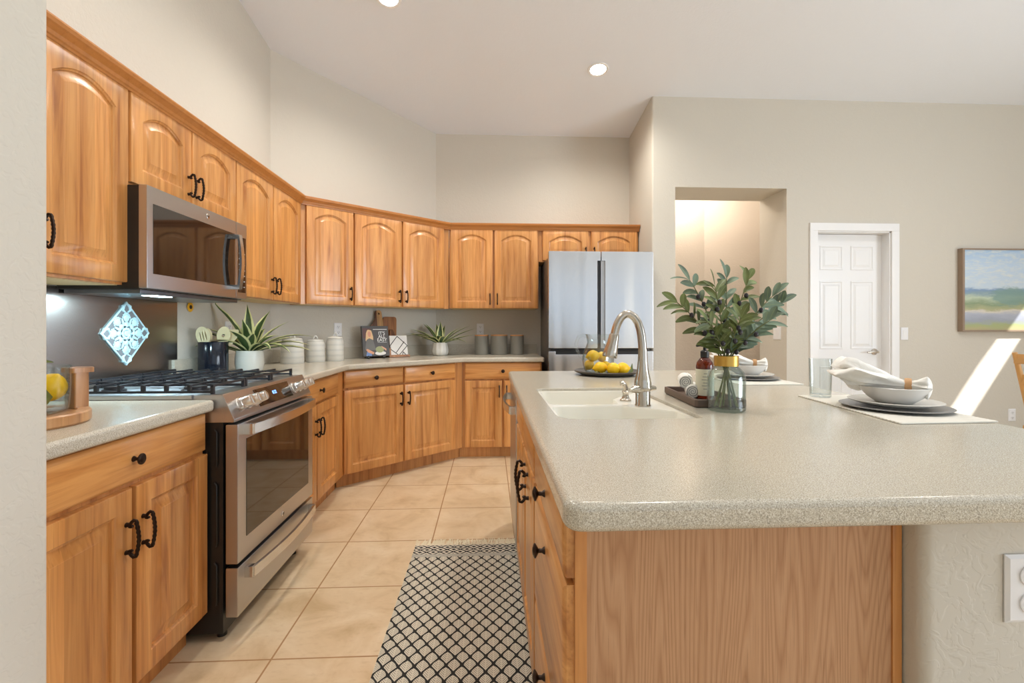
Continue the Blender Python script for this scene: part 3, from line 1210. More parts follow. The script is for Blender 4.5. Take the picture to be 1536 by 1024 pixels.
bmesh.ops.triangle_fill(b, use_beauty=True, use_dissolve=False, edges=ed)
# triangle_fill may also cover the bowls: drop faces inside them


def inside(pt, poly):
    x, y = pt
    r_ = False
    for i in range(len(poly)):
        (x0, y0), (x1, y1) = poly[i - 1], poly[i]
        if (y0 > y) != (y1 > y) and x < (x1 - x0) * (y - y0) / (y1 - y0) + x0:
            r_ = not r_
    return r_


kill = [f for f in b.faces if any(inside(f.calc_center_median().xy, bp) for bp in (b1, b2))]
bmesh.ops.delete(b, geom=kill, context='FACES_ONLY')
s_.join(b)
for bp, dz in ((b1, .2), (b2, .2)):
    L = [[(x, y, zt_ - .004) for x, y in bp]]
    for d, z in ((.003, zt_ - .010), (.010, zt_ - dz * .5), (.016, zt_ - dz + .03), (.03, zt_ - dz + .006), (.05, zt_ - dz)):
        L.append([(x, y, z) for x, y in offset_poly(bp, d)])
    s_.loops(L, cap0=False)
bmesh.ops.remove_doubles(s_.bm, verts=s_.bm.verts, dist=.0004)
s_.build('basin', m_sink, sk, ang=50)
for bx, by in ((.36, 1.52), (.36, 1.87)):
    MB().lathe([(0, zt_ - .197), (.04, zt_ - .197), (.042, zt_ - .199), (.042, zt_ - .205), (0, zt_ - .205)], 20, (bx, by, 0)).build('drain', m_nickel, sk)

# ---- island body
u = thing('island_cabinet', 'honey wood island drawer cabinet with three drawers, nearest the camera', 'cabinet', (.152, 1.378, 0), -R90, 'island cabinets')
MB().box(0, .53, 0, .595, .1, .867, .0015).build('cabinet_body', m_woodbox, u)
MB().box(0, .53, .06, .595, 0, .105).build('toe_kick', m_woodbox, u)
add_drawer(u, .012, .543, .735, .862, .27, .79)
add_drawer(u, .012, .543, .405, .722, .27, .655)
add_drawer(u, .012, .543, .112, .393, .27, .355)
u = thing('island_cabinet', 'honey wood island sink cabinet with a pair of doors', 'cabinet', (.152, 2.268, 0), -R90, 'island cabinets')
MB().box(0, .888, 0, .03, .1, .867, .0015).build('cabinet_body', m_woodbox, u)
MB().box(0, .888, .56, .595, .1, .867).build('back_panel', m_woodbox, u)
MB().box(0, .888, .06, .595, 0, .105).build('toe_kick', m_woodbox, u)
dd = put('false_drawer_front', drawer_mesh(.43, .127), u, (.01, 0, .735))
dd = put('false_drawer_front', drawer_mesh(.43, .127), u, (.448, 0, .735))
add_door(u, .01, .44, .112, .722, False, .60 - .04, .645 - .0)
d_ = add_door(u, .448, .878, .112, .722, False, .68, .645)
# end panel of oak veneer facing the camera
ep = thing('end_panel', 'large light oak veneer panel closing the near end of the island', 'panel', (.152, .832, 0))
MB().box(.022, .588, 0, .016, 0, .867).build('veneer', m_oak, ep)
MB().box(0, .022, -.002, .018, 0, .867, .002).build('edge_strip', m_woodbox, ep)['label'] = 'narrow orange-toned face frame edge'
MB().box(.588, .606, -.004, .016, 0, .867, .003).build('trim_strip', m_woodbox, ep)['label'] = 'narrow reddish wood trim strip'
pw = MB()
pw.slab(round_poly([(.762, .79), (1.12, .79), (1.12, 2.86), (.762, 2.86)], [.022, .022, 0, 0]), 0, .867)
struct(pw.build('wall_island', m_wall))


def cover_plate(name, label, cat, loc, rz, kind, group=None, w=.072, h=.116):
    """plate on a wall: local x along the wall, -y out of the wall"""
    t = thing(name, label, cat, loc, rz, group)
    R = lambda i, y: [(-w / 2 + i, y, -h / 2 + i), (w / 2 - i, y, -h / 2 + i), (w / 2 - i, y, h / 2 - i), (-w / 2 + i, y, h / 2 - i)]
    MB().loops([R(0, 0), R(0, -.002), R(.006, -.006)]).build('cover_plate', m_plate, t, smooth=False)
    if kind == 'outlet':
        for z in (-.024, .024):
            f = MB().lathe([(0, 0), (.0175, 0), (.0175, .003), (.016, .0035), (0, .0035)], 24, M=Matrix.Translation((0, -.005, z)) @ Matrix.Rotation(pi / 2, 4, 'X')).build('receptacle', m_plate, t)
            g = MB()
            for x in (-.0065, .0065):
                g.box(x - .0012, x + .0012, -.0092, -.008, z - .002, z + .007)
            g.cyl((0, -.0092, z - .009), (0, -.008, z - .009), .0028, seg=10)
            g.build('slot', m_dark, f)
    else:
        n = kind
        for k in range(n):
            x = (k - (n - 1) / 2) * .046
            q_ = MB()
            q_.prism([(-.005, -.033), (-.0065, .033), (-.0105, .033), (-.0075, -.033)], 'x', x - .0165, x + .0165)
            q_.build('rocker', m_white, t)
    return t


cover_plate('outlet', 'white outlet on the low island wall at the bottom right', 'outlet', (.949, .789, .722), 0, 'outlet', w=.08, h=.12)
cover_plate('outlet', 'white outlet on the angled wall behind the striped canisters', 'outlet', (-1.30, 4.105, 1.165), pi / 4, 'outlet')
cover_plate('outlet', 'white outlet on the back wall above the grey canisters', 'outlet', (-.093, YB - .001, 1.165), 0, 'outlet')
cover_plate('outlet', 'white outlet behind the spiky plant beside the range', 'outlet', (XL + .001, 3.13, 1.165), R90, 'outlet')
cover_plate('outlet', 'white outlet low on the far wall under the painting', 'outlet', (4.885, YR - .001, .365), 0, 'outlet')
cover_plate('light_switch', 'white double light switch inside the wall opening', 'light switch', (2.714, 4.31, 1.128), -R90, 2, w=.118, h=.12)
cover_plate('light_switch', 'white single light switch right of the white door', 'light switch', (3.835, YR - .001, 1.125), 0, 1)

# ------------------------------------------------------------------ refrigerator
fr = thing('refrigerator', 'stainless steel french-door refrigerator at the end of the back wall', 'refrigerator', (.517, 4.08, 0))
FW = .928
MB().box(.012, FW - .012, .065, .74, .03, 1.812, .004).build('case', m_fridgeside, fr)
MB().box(.03, FW - .03, .05, .068, .05, 1.81).build('gasket', m_dark, fr)
cx = .462


def fdoor(poly, nm):
    mb = MB()
    mb.prism(poly, 'y', 0, .06, .006)
    return mb.build(nm, m_fridge, fr)


fdoor([(0, 1.0), (cx - .032, 1.0), (cx - .032, 1.768), (cx - .003, 1.768), (cx - .003, 1.85), (0, 1.85)], 'door')
fdoor([(cx + .036, 1.0), (FW, 1.0), (FW, 1.85), (cx + .003, 1.85), (cx + .003, 1.768), (cx + .036, 1.768)], 'door')
pk = MB().box(cx - .032, cx - .003, .028, .058, 1.0, 1.768)
pk.build('handle_recess', m_black, fr)
MB().box(cx + .003, cx + .036, .022, .058, 1.0, 1.768).build('handle_recess', m_steel, fr)['label'] = 'pale steel lip of the right handle recess'
fdoor([(0, .62), (FW, .62), (FW, .975), (FW - .062, .975), (FW - .062, .948), (.062, .948), (.062, .975), (0, .975)], 'freezer_drawer')
MB().box(.062, FW - .062, .03, .058, .945, .975).build('handle_recess', m_black, fr)
fdoor([(0, .06), (FW, .06), (FW, .60), (0, .60)], 'freezer_drawer')
hg = MB()
hg.box(.02, .09, .03, .15, 1.81, 1.856, .006)
hg.build('hinge_cover', m_black, fr)
hg = MB()
hg.box(FW - .09, FW - .02, .03, .15, 1.81, 1.856, .006)
hg.build('hinge_cover', m_black, fr)
for x in (.06, FW - .06):
    for y in (.12, .68):
        MB().cyl((x, y, 0), (x, y, .035), .02, seg=12).build('foot', m_dark, fr)

# ------------------------------------------------------------------ range (local x = along the wall, y into the wall)
RX, RY0, RW = -.945, 1.815, .75
rg = thing('range', 'slate steel slide-in gas range with black cast iron grates', 'stove', (RX, RY0, 0), R90)
MB().box(.003, RW - .003, .055, .735, .03, .866, .003).build('case', m_black, rg)
sd = MB()
for y in (.075, .075):
    pass
for z0, z1 in ((.66, .80), (.36, .60), (.14, .30)):
    sd.tube([(-.001, .078, z0), (-.003, .075, z0 + .01), (-.003, .075, z1 - .01), (-.001, .085, z1)], .0025, 6)
sd.build('side_rib', m_black, rg)
# cooktop pan with side trims resting over the counters
ck = MB()
ck.box(.002, RW - .002, .07, .715, .87, .926, .004)
ck.build('cooktop', plain('cooktop_steel', (206, 208, 212), .34, .85), rg)
tr_ = MB()
tr_.box(-.012, .004, .162, .715, .9145, .93, .002)
tr_.box(RW - .004, RW + .012, .162, .715, .9145, .93, .002)
tr_.build('side_trim', m_steel, rg)
# sloped control panel
cp = MB()
cp.prism([(.16, .9285), (.055, .932), (.012, .838), (.012, .826), (.16, .826)], 'x', -.002, RW + .002, .003)
cp.build('control_panel', m_steel, rg)
slope = math.atan2(.043, .094)


def on_panel(x, u):        # u 0 bottom .. 1 top of the slope
    return (x, .012 + .043 * u, .838 + .094 * u)


def panelM(x, u):
    p = Vector(on_panel(x, u))
    return Matrix.Translation(p) @ Matrix.Rotation(pi / 2 - slope, 4, 'X')


km = MB()
km.lathe([(0, 0), (.027, 0), (.027, .006), (.0235, .008), (.0225, .022), (.0205, .024), (.020, .053), (.018, .056), (0, .056)], 28)
km.box(-.0035, .0035, -.018, .018, .050, .0585, .001)
KNOB = km.mesh('knob', plain('satin_steel', (226, 222, 216), .3, 1.0))
for x in (.072, .129, .186, .582, .642, .702):
    o = put('knob', KNOB, rg)
    o.matrix_basis = panelM(x, .46)
dp = MB().box(-.165, .165, -.038, .038, 0, .002, .0005)
o = dp.build('display', m_blackglass, rg)
o.matrix_basis = panelM(.377, .5)
m_digit = Mat('blue_digit', (120, 170, 255)).emit((110, 160, 255), 2.2).m
t = text_mesh('8:22', .022, m_digit, 'clock_digits')
o2 = put('clock_digits', t, o, (0, .004, .0024))
# oven door
OD = MB()
OD.box(0, RW, 0, .045, .292, .818, .006)
od = OD.build('oven_door', m_steel, rg)
MB().box(.062, RW - .062, -.0015, .004, .372, .752, .001).build('window', m_blackglass, od)


def bow_handle(z, name, par, bow=.022):
    hb = MB()
    n = 20
    loops = []
    for k in range(n + 1):
        t_ = k / n
        x = .055 + (RW - .11) * t_
        y = -.030 - bow * sin(pi * t_)
        loops.append([(x, y - .006, z - .019), (x, y + .006, z - .019), (x, y + .006, z + .019), (x, y - .006, z + .019)])
    hb.loops(loops)
    hb.build(name, m_chrome, par)
    for x in (.055, RW - .055):
        MB().box(x - .008, x + .022 if x < .3 else x + .008, -.032, .002, z - .021, z + .021, .003).build('bracket', m_chrome, par)


bow_handle(.790, 'handle', od)
DW = MB().box(0, RW, 0, .045, .092, .278, .006)
dw = DW.build('storage_drawer', m_steel, rg)
bow_handle(.238, 'handle', dw)


def badge(par, loc, M, r=.013):
    bd = MB()
    bd.lathe([(0, 0), (r, 0), (r, .002), (r * .86, .0028), (0, .0024)], 24)
    o_ = bd.build('badge', m_chrome, par)
    o_.matrix_basis = M
    t_ = text_mesh('GE', r * 1.1, m_dark, 'monogram', .0003)
    put('monogram', t_, o_, (0, 0, .003))


badge(od, None, Matrix.Translation((RW / 2 + .01, 0, .332)) @ Matrix.Rotation(pi / 2, 4, 'X'))
for x in (.05, RW - .05):
    for y in (.085, .68):
        MB().cyl((x, y, 0), (x, y, .035), .018, seg=12).build('foot', m_black, rg)
# grates: three cast iron sections, bars along x with legs
gw = (RW - .03) / 3
for k in range(3):
    x0 = .015 + k * gw + .003
    x1 = x0 + gw - .006
    y0, y1 = .105, .70
    g = MB()
    zt2 = .966
    for y in (y0, y1):
        g.box(x0, x1, y - .005, y + .005, zt2 - .009, zt2, .002)
    for x in (x0 + .006, x1 - .006):
        g.box(x - .006, x + .006, y0, y1, .934, .943, .002)
    nb = 8
    for i in range(nb):
        y = y0 + (y1 - y0) * i / (nb - 1)
        g.box(x0, x1, y - .004, y + .004, zt2 - .007, zt2, .0015)
        for x in (x0 + .006, x1 - .006):
            g.box(x - .006, x + .006, y - .006, y + .006, .927 if i in (0, nb - 1) else .940, zt2 - .003, .0015)
    xm = (x0 + x1) / 2
    g.box(xm - .004, xm + .004, y0, y1, zt2 - .007, zt2, .0015)
    g.build('grate', m_iron, rg)
for bx, by, br in ((.135, .235, .05), (.135, .55, .04), (.375, .39, .06), (.615, .235, .05), (.615, .55, .035)):
    q_ = MB()
    q_.lathe([(0, .926), (br, .926), (br, .936), (br * .8, .938), (br * .8, .944), (br * .75, .948), (0, .948)], 24, (bx, by, 0))
    q_.build('burner', m_iron, rg)

# ------------------------------------------------------------------ microwave
MX, MY0, MW = -1.345, 1.915, .762
mw = thing('microwave', 'slate steel over-the-range microwave under the short wall cabinet', 'microwave', (MX, MY0, 0), R90)
MB().box(.0, MW, .03, .34, 1.334, 1.744, .003).build('case', m_black, mw)
MB().box(.0, .652, 0, .034, 1.338, 1.746, .005).build('door', m_steel, mw)
MB().box(.034, .640, -.0012, .004, 1.398, 1.678, .001).build('window', m_blackglass, mw)
MB().box(.655, MW, 0, .034, 1.338, 1.746, .005).build('control_panel', m_steel, mw)
cpn = MB().box(.67, MW - .012, -.0012, .004, 1.372, 1.672, .001).build('keypad', m_blackglass, mw)
kp = MB()
for i in range(7):
    for j in range(3):
        kp.box(.678 + j * .024, .690 + j * .024, -.0018, -.001, 1.40 + i * .03, 1.406 + i * .03)
kp.build('key_legend', plain('key_print', (190, 190, 186), .5), cpn)
hb = MB()
loops = []
for k in range(17):
    t_ = k / 16
    z = 1.385 + .285 * t_
    y = -.030 - .014 * sin(pi * t_)
    loops.append([(.612, y - .006, z), (.642, y - .006, z), (.642, y + .006, z), (.612, y + .006, z)])
hb.loops(loops)
hb.build('handle', m_chrome, mw)
for z in (1.395, 1.66):
    MB().box(.614, .640, -.032, .002, z - .012, z + .012, .003).build('bracket', m_chrome, mw)
badge(mw, None, Matrix.Translation((.40, 0, 1.714)) @ Matrix.Rotation(pi / 2, 4, 'X'))
vg = MB()
vg.box(.02, MW - .02, .04, .33, 1.318, 1.336, .003)
vg.build('base_plate', plain('vent_metal', (120, 126, 134), .3, .9), mw)
m_cool = Mat('cool_lamp', (230, 250, 255)).emit((214, 244, 255), 14).m
for x in (.14,):
    MB().box(x, x + .1, .06, .12, 1.3165, 1.3185).build('lamp', m_cool, mw)
for x in (.19,):
    l_ = light('microwave_lamp', 'AREA', (MX - .10, MY0 + x, 1.312), (0, 0, 0), 4.2, (.60, .88, 1.0), shape='RECTANGLE', size=.06, size_y=.1)

# steel backsplash sheet with the etched diamond
bs = MB().box(XL + .001, XL + .005, 1.815, 2.625, .918, 1.345)
tag(bs.build('backsplash_panel', m_back), 'brushed steel backsplash sheet on the wall behind the range', 'backsplash')
dm = thing('diamond_ornament', 'white etched glass diamond ornament on the steel backsplash', 'ornament', (XL + .006, 2.262, 1.155), R90)
m_frost = plain('frosted_white_glass', (176, 202, 208), .35)
m_clearfrost = plain('smoky_glass', (112, 110, 112), .15)
DHx, DHz = .146, .148
DI = lambda k, y: [(-DHx * k, y, 0), (0, y, -DHz * k), (DHx * k, y, 0), (0, y, DHz * k)]
MB().loops([DI(.95, 0), DI(.95, -.003)]).build('pane', m_clearfrost, dm, smooth=False)
MB().loops([DI(1.0, 0), DI(1.0, -.006), DI(.94, -.006), DI(.94, -.002)], cap1=False).build('frame', m_frost, dm, smooth=False)
ro = MB()
for k in range(8):
    a_ = pi / 4 * k
    cxp, czp = .072 * cos(a_), .072 * sin(a_)
    ro.ball((cxp, -.004, czp), .0175, 12, squash=(1, .25, 1))
    for j in range(7):
        bb_ = a_ - .35 + .7 * j / 6
        ro.ball((cxp + .021 * cos(a_ - 1.4 + 2.8 * j / 6), -.004, czp + .021 * sin(a_ - 1.4 + 2.8 * j / 6)), .005, 6, squash=(1, .4, 1))
    a2 = a_ + pi / 8
    ro.loops([[(.03 * cos(a2 - .25), -.004, .03 * sin(a2 - .25)), (.03 * cos(a2 + .25), -.004, .03 * sin(a2 + .25)), (.075 * cos(a2 + .05), -.004, .075 * sin(a2 + .05)), (.075 * cos(a2 - .05), -.004, .075 * sin(a2 - .05))],
              [(.03 * cos(a2 - .25), -.006, .03 * sin(a2 - .25)), (.03 * cos(a2 + .25), -.006, .03 * sin(a2 + .25)), (.075 * cos(a2 + .05), -.006, .075 * sin(a2 + .05)), (.075 * cos(a2 - .05), -.006, .075 * sin(a2 - .05))]])
    ro.ball((.045 * cos(a_), -.0045, .045 * sin(a_)), .012, 8, squash=(1, .3, 1))
RX_ = Matrix.Rotation(pi / 2, 4, 'X')
ro.lathe([(.03, .002), (.037, .002), (.037, .006), (.03, .006), (.03, .002)], 24, M=RX_)
for k in range(12):
    a_ = pi / 6 * k
    ro.ball((.022 * cos(a_), -.004, .022 * sin(a_)), .007, 8, squash=(1, .4, 1))
ro.lathe([(0, .002), (.015, .002), (.013, .007), (0, .008)], 16, M=RX_)
for a_ in range(4):
    t0 = pi / 2 * a_
    ux, uz = cos(t0), sin(t0)
    px_, pz_ = -uz, ux
    T = lambda f, sdd: (ux * f * DHx + px_ * sdd * .04, -.004, uz * f * DHz + pz_ * sdd * .04)
    for sdd in (-1, 1):
        ro.tube([T(.94, 0), T(.85, sdd * .5), T(.72, sdd * .55), T(.66, sdd * .15)], [.003, .008, .006, .003], 8)
ro.build('rosette', m_frost, dm)

# sunflower ornament on the wall right of the steel sheet
sf = thing('sunflower_ornament', 'small yellow sunflower ornament on the wall under the microwave', 'ornament', (XL + .002, 2.735, 1.298), R90)
p_ = MB()
for k in range(14):
    a_ = 2 * pi * k / 14
    p_.ball((.018 * cos(a_), -.004, .018 * sin(a_)), .011, 8, squash=(.55 + .45 * abs(cos(a_)), .3, .55 + .45 * abs(sin(a_))))
p_.build('petals', plain('sunflower_yellow', (240, 178, 30), .5), sf)
MB().ball((0, -.006, 0), .012, 12, squash=(1, .5, 1)).build('flower_center', plain('seed_brown', (66, 38, 18), .7), sf)

# ------------------------------------------------------------------ dishwasher in the island
dwh = thing('dishwasher', 'dishwasher with a bowed steel bar handle at the far end of the island', 'dishwasher', (.152, 2.872, 0), -R90)
MB().box(.0, .60, 0, .57, .1, .866, .002).build('case', m_black, dwh)
MB().box(.004, .596, -.024, 0, .115, .862, .004).build('door', m_steel, dwh)
hb = MB()
loops = []
for k in range(17):
    t_ = k / 16
    x = .05 + .5 * t_
    y = -.050 - .022 * sin(pi * t_)
    loops.append([(x, y - .006, .755), (x, y + .006, .755), (x, y + .006, .79), (x, y - .006, .79)])
hb.loops(loops).build('handle', m_chrome, dwh)
for x in (.05, .55):
    MB().box(x - .01, x + .01, -.052, -.022, .753, .792, .003).build('bracket', m_chrome, dwh)
MB().box(0, .6, .06, .57, 0, .1).build('toe_kick', m_black, dwh)

# ------------------------------------------------------------------ rug
rug = thing('rug', 'black and cream scallop-patterned runner rug on the tile floor beside the island', 'rug', (-.398, 2.555, 0))
MB().box(0, .548, -1.95, 0, .001, .008, .002).build('woven_field', m_rug, rug)
fg = MB()
random.seed(3)
for k in range(130):
    x = .004 + .54 * k / 129
    a_ = random.uniform(-.02, .02)
    L_ = random.uniform(.055, .085)
    fg.tube([(x, -.004, .006), (x + a_ * .5, L_ * .5, .005), (x + a_, L_, .003)], [.0028, .0026, .0018], 5)
f_ = fg.build('fringe', m_fringe, rug)
f_['kind'] = 'stuff'

# ------------------------------------------------------------------ painting
pt = thing('painting', 'landscape painting in a thin driftwood frame on the far wall', 'painting', (4.352, YR, 1.146))
PW_, PH_ = 1.30, .767
b_ = MB()
for x0, x1, z0, z1 in ((0, .02, 0, PH_), (PW_ - .02, PW_, 0, PH_), (.0201, PW_ - .0201, 0, .014), (.0201, PW_ - .0201, PH_ - .014, PH_)):
    b_.box(x0, x1, -.05, -.001, z0, z1)
b_.build('frame', plain('driftwood_frame', (150, 130, 112), .6), pt)
cv = MB()
cv.uv = cv.bm.loops.layers.uv.new('UVMap')
b_ = cv.bm
vv = [b_.verts.new(p) for p in ((.018, -.044, .012), (PW_ - .018, -.044, .012), (PW_ - .018, -.044, PH_ - .012), (.018, -.044, PH_ - .012))]
vb = [b_.verts.new((v.co.x, -.004, v.co.z)) for v in vv]
f = b_.faces.new(vv)
for lp, uv_ in zip(f.loops, ((0, 0), (1, 0), (1, 1), (0, 1))):
    lp[cv.uv].uv = uv_
for i in range(4):
    j = (i + 1) % 4
    b_.faces.new((vv[j], vv[i], vb[i], vb[j]))
b_.faces.new(vb[::-1])
cv.build('canvas', m_painting, pt, smooth=False)

# ------------------------------------------------------------------ ceiling lights
m_lamp = Mat('lamp_glow', (255, 250, 240)).emit((255, 248, 236), 30).m
nrmC = Vector((0, SL, 1)).normalized()
for i, (x, y, lab) in enumerate(((.897, 3.84, 'round recessed ceiling light shining above the refrigerator side'), (-.68, 3.2, 'round recessed ceiling light cut off by the top of the picture'))):
    cln = thing('recessed_light', lab, 'ceiling light', (x, y, zc(y)), 0, 'recessed ceiling lights')
    cln.rotation_euler = (-math.atan(SL), 0, 0)
    MB().lathe([(.062, -.001), (.085, -.001), (.088, -.004), (.085, -.008), (.066, -.006), (.062, -.001)], 32).build('trim_ring', m_white, cln)
    MB().lathe([(0, -.003), (.064, -.003), (.064, -.001), (0, -.001)], 32).build('lamp', m_lamp, cln)
    light('recessed_lamp', 'SPOT', (x, y, zc(y) - .02), (0, 0, 0), 64, (1.0, .95, .87), spot_size=radians(150), spot_blend=.8, shadow_soft_size=.06)
for (x, y) in ((-.9, 1.5), (1.2, 1.6), (3.4, 2.2)):
    cln = thing('recessed_light', 'round recessed ceiling light out of the picture above', 'ceiling light', (x, y, zc(y)), 0, 'recessed ceiling lights out of the picture')
    cln.rotation_euler = (-math.atan(SL), 0, 0)
    MB().lathe([(.062, -.001), (.085, -.001), (.088, -.004), (.085, -.008), (.066, -.006), (.062, -.001)], 32).build('trim_ring', m_white, cln)
    MB().lathe([(0, -.003), (.064, -.003), (.064, -.001), (0, -.001)], 32).build('lamp', m_lamp, cln)
    light('recessed_lamp', 'SPOT', (x, y, zc(y) - .02), (0, 0, 0), 45, (1.0, .96, .91), spot_size=radians(150), spot_blend=.8, shadow_soft_size=.06)
light('hall_lamp', 'POINT', (2.2, 5.05, 2.75), (0, 0, 0), 11, (1.0, .88, .74), shadow_soft_size=.08)


# ------------------------------------------------------------------ things on the left and back counters
def lathe_obj(name, prof, mat, parent=None, loc=(0, 0, 0), seg=36, **kw):
    return MB().lathe(prof, seg).build(name, mat, parent, loc, **kw)


def shell(prof, th):
    """outer profile (r,z) bottom->top closed by an inner wall th thinner"""
    inn = [(max(r_ - th, 0.0), max(z_, th)) for r_, z_ in reversed(prof)]
    return [(0, prof[0][1])] + prof + inn + [(0, th)]


CZ = CT1


def stone_can(label, x, y, r_, hgt):
    t = thing('canister', label, 'canister', (x, y, CZ), 0, 'banded stoneware canisters')
    lathe_obj('jar', [(0, 0), (r_ * .97, 0), (r_, .006), (r_ * .985, hgt * .25), (r_ * .99, hgt * .27), (r_ * .97, hgt * .5), (r_ * .97, hgt * .75), (r_ * .88, hgt * .88), (r_ * .8, hgt * .9), (0, hgt * .9)], m_stone, t)
    lid = lathe_obj('lid', [(0, hgt * .9), (r_ * .84, hgt * .9), (r_ * .86, hgt * .92), (r_ * .78, hgt * .96), (r_ * .3, hgt * .985), (0, hgt * .985)], m_stone, t)
    lp_ = MB()
    n = 12
    pts = [(.015 * cos(pi * k / n), 0, hgt * .975 + .026 * sin(pi * k / n)) for k in range(n + 1)]
    lp_.tube(pts, .0055, 8)
    lp_.build('lid_loop', m_stone, lid, rot=(0, 0, .5))
    return t


stone_can('wide pale banded stoneware canister, leftmost of three by the spiky plant', -1.475, 3.60, .082, .195)
stone_can('short cream banded stoneware canister in the middle of the three', -1.365, 3.765, .070, .18)
stone_can('tall banded stoneware canister under the angled-wall outlet', -1.245, 3.86, .068, .20)


def grey_can(label, x, y, r_, hgt):
    t = thing('canister', label, 'canister', (x, y, CZ), 0, 'grey canisters with wood lids')
    lathe_obj('jar', [(0, 0), (r_ - .004, 0), (r_, .004), (r_, hgt - .012), (0, hgt - .012)], m_greycan, t)
    lathe_obj('lid', [(0, hgt - .012), (r_ + .001, hgt - .012), (r_ + .001, hgt - .002), (r_ - .002, hgt), (0, hgt)], m_lidwood, t)


grey_can('narrow grey canister with wood lid, leftmost of three by the refrigerator', -.077, 4.70, .068, .196)
grey_can('widest grey canister with wood lid, in the middle of three', .098, 4.70, .083, .198)
grey_can('narrow grey canister with wood lid, rightmost and nearest the refrigerator', .277, 4.70, .067, .196)


def blade_plant(t, specs, z0, width):
    m = MB()
    ox, oy = t.location.x, t.location.y
    for az, el, L_, droop, wsc in specs:
        pts, ws = [], []
        n = 9
        p = Vector((.012 * cos(az), .012 * sin(az), z0))
        e = el
        for i in range(n + 1):
            u_ = i / n
            q3 = p.copy()
            q3.x = max(q3.x, XL + .03 - ox)                      # bend along the walls
            q3.y = min(q3.y, YB - .03 - oy)
            ex = (q3.y + oy) - (q3.x + ox) - (5.407 - .045)
            if ex > 0:
                q3.x += ex / 2
                q3.y -= ex / 2
            pts.append(q3)
            ws.append(max(width * wsc * (.35 + 1.1 * sin(pi * min(1, u_ * .9 + .06)) ** .8) * (1 - u_ ** 4) * .8, .0008))
            e2 = e - droop * u_
            p = p + Vector((cos(e2) * cos(az), cos(e2) * sin(az), sin(e2))) * (L_ / n)
        m.ribbon(pts, ws, (cos(az) * -.3, sin(az) * -.3, 1), fold=.18)
    return m.build('leaves', m_varieg, t, recalc=False, smooth=False)


pl = thing('potted_plant', 'variegated spiky plant in a white pot beside the range', 'plant', (-1.455, 2.93, CZ))
lathe_obj('pot', shell([(.055, 0), (.072, .01), (.080, .05), (.079, .09), (.074, .128), (.070, .13)], .008), m_pot, pl)
MB().lathe([(0, .11), (.066, .11), (.066, .115), (0, .12)], 20).build('soil', plain('potting_moss', (70, 74, 40), .9), pl)
random.seed(21)
sp_ = []
# (azimuth in the x-y plane, elevation, length, droop, width)
for px_, L_, el, dr_ in ((pi * 1.0, .36, .75, .3), (pi * .93, .30, .95, .5), (pi * 1.1, .30, .5, .35), (pi * .85, .42, 1.25, .35), (pi * .55, .33, 1.45, .1), (pi * .3, .32, 1.3, .25),
                          (.2, .30, 1.05, .3), (.0, .40, .75, .75), (-.12, .36, .62, .75), (-.3, .36, .42, .5), (-.5, .27, .8, 1.4), (-.9, .22, .95, 1.4), (-1.4, .2, 1.15, .6), (pi * 1.2, .26, .75, .5),
                          (pi * 1.35, .24, 1.05, .5), (.35, .3, .7, .5), (.7, .24, .9, .5), (1.2, .26, 1.0, .4), (2.4, .3, .9, .5), (-1.9, .24, 1.35, .2), (pi * 1.02, .34, .35, -.1)):
    sp_.append((px_ + .42 + random.uniform(-.06, .06), el, L_, dr_ + .35, random.uniform(.9, 1.2)))
blade_plant(pl, sp_, .105, .056)

p2 = thing('potted_plant', 'variegated spiky plant in a fluted white pot in the angled corner', 'plant', (-.475, 4.56, CZ))
fp = MB()
prof_ = [(.058, 0), (.070, .008), (.078, .03), (.078, .06), (.070, .10), (.066, .125), (.062, .125), (.06, .11), (0, .11)]
lo = []
for r_, z_ in prof_:
    lo.append([((r_ * (1 + .035 * cos(10 * 2 * pi * k / 60))) * cos(2 * pi * k / 60), (r_ * (1 + .035 * cos(10 * 2 * pi * k / 60))) * sin(2 * pi * k / 60), z_) for k in range(60)] if r_ > 0 else [(.001 * cos(2 * pi * k / 60), .001 * sin(2 * pi * k / 60), z_) for k in range(60)])
fp.loops(lo)
fp.build('pot', m_pot, p2)
sp_ = []
for px_, L_, el, dr_ in ((pi, .27, .55, .45), (pi * .93, .26, .75, .6), (pi * 1.08, .28, .8, 1.3), (pi * .8, .24, .95, .5), (pi * 1.25, .2, .5, .5), (0, .29, .6, .35), (.1, .27, .8, .5), (-.15, .28, .42, .3),
                          (-.35, .22, .65, 1.3), (-.5, .18, .4, .4), (pi * .5, .18, 1.4, .1), (pi * .4, .17, 1.2, .3), (pi * .6, .2, 1.1, .4), (-pi * .5, .14, 1.0, 1.0), (-pi * .4, .17, .8, .9), (-pi * .65, .17, .8, .9), (.4, .2, .9, .4), (2.7, .2, 1.1, .4), (pi * 1.12, .22, .65, .7)):
    sp_.append((px_ + random.uniform(-.08, .08), el, L_ * 1.3, dr_, random.uniform(.9, 1.2)))
blade_plant(p2, sp_, .10, .048)

# utensil crock
cr = thing('utensil_crock', 'glossy dark navy utensil crock beside the steel backsplash', 'crock', (-1.575, 2.765, CZ))
lathe_obj('crock', shell([(.066, 0), (.073, .006), (.075, .02), (.075, .185), (.073, .188)], .006), m_crock, cr)
del cr['label'], cr['category']
for ch in list(cr.children):
    ch.parent = None
    ch.name = 'utensil_crock'
    ch.location = cr.location
    tag(ch, 'glossy dark navy utensil crock beside the steel backsplash', 'crock')
D.objects.remove(cr)


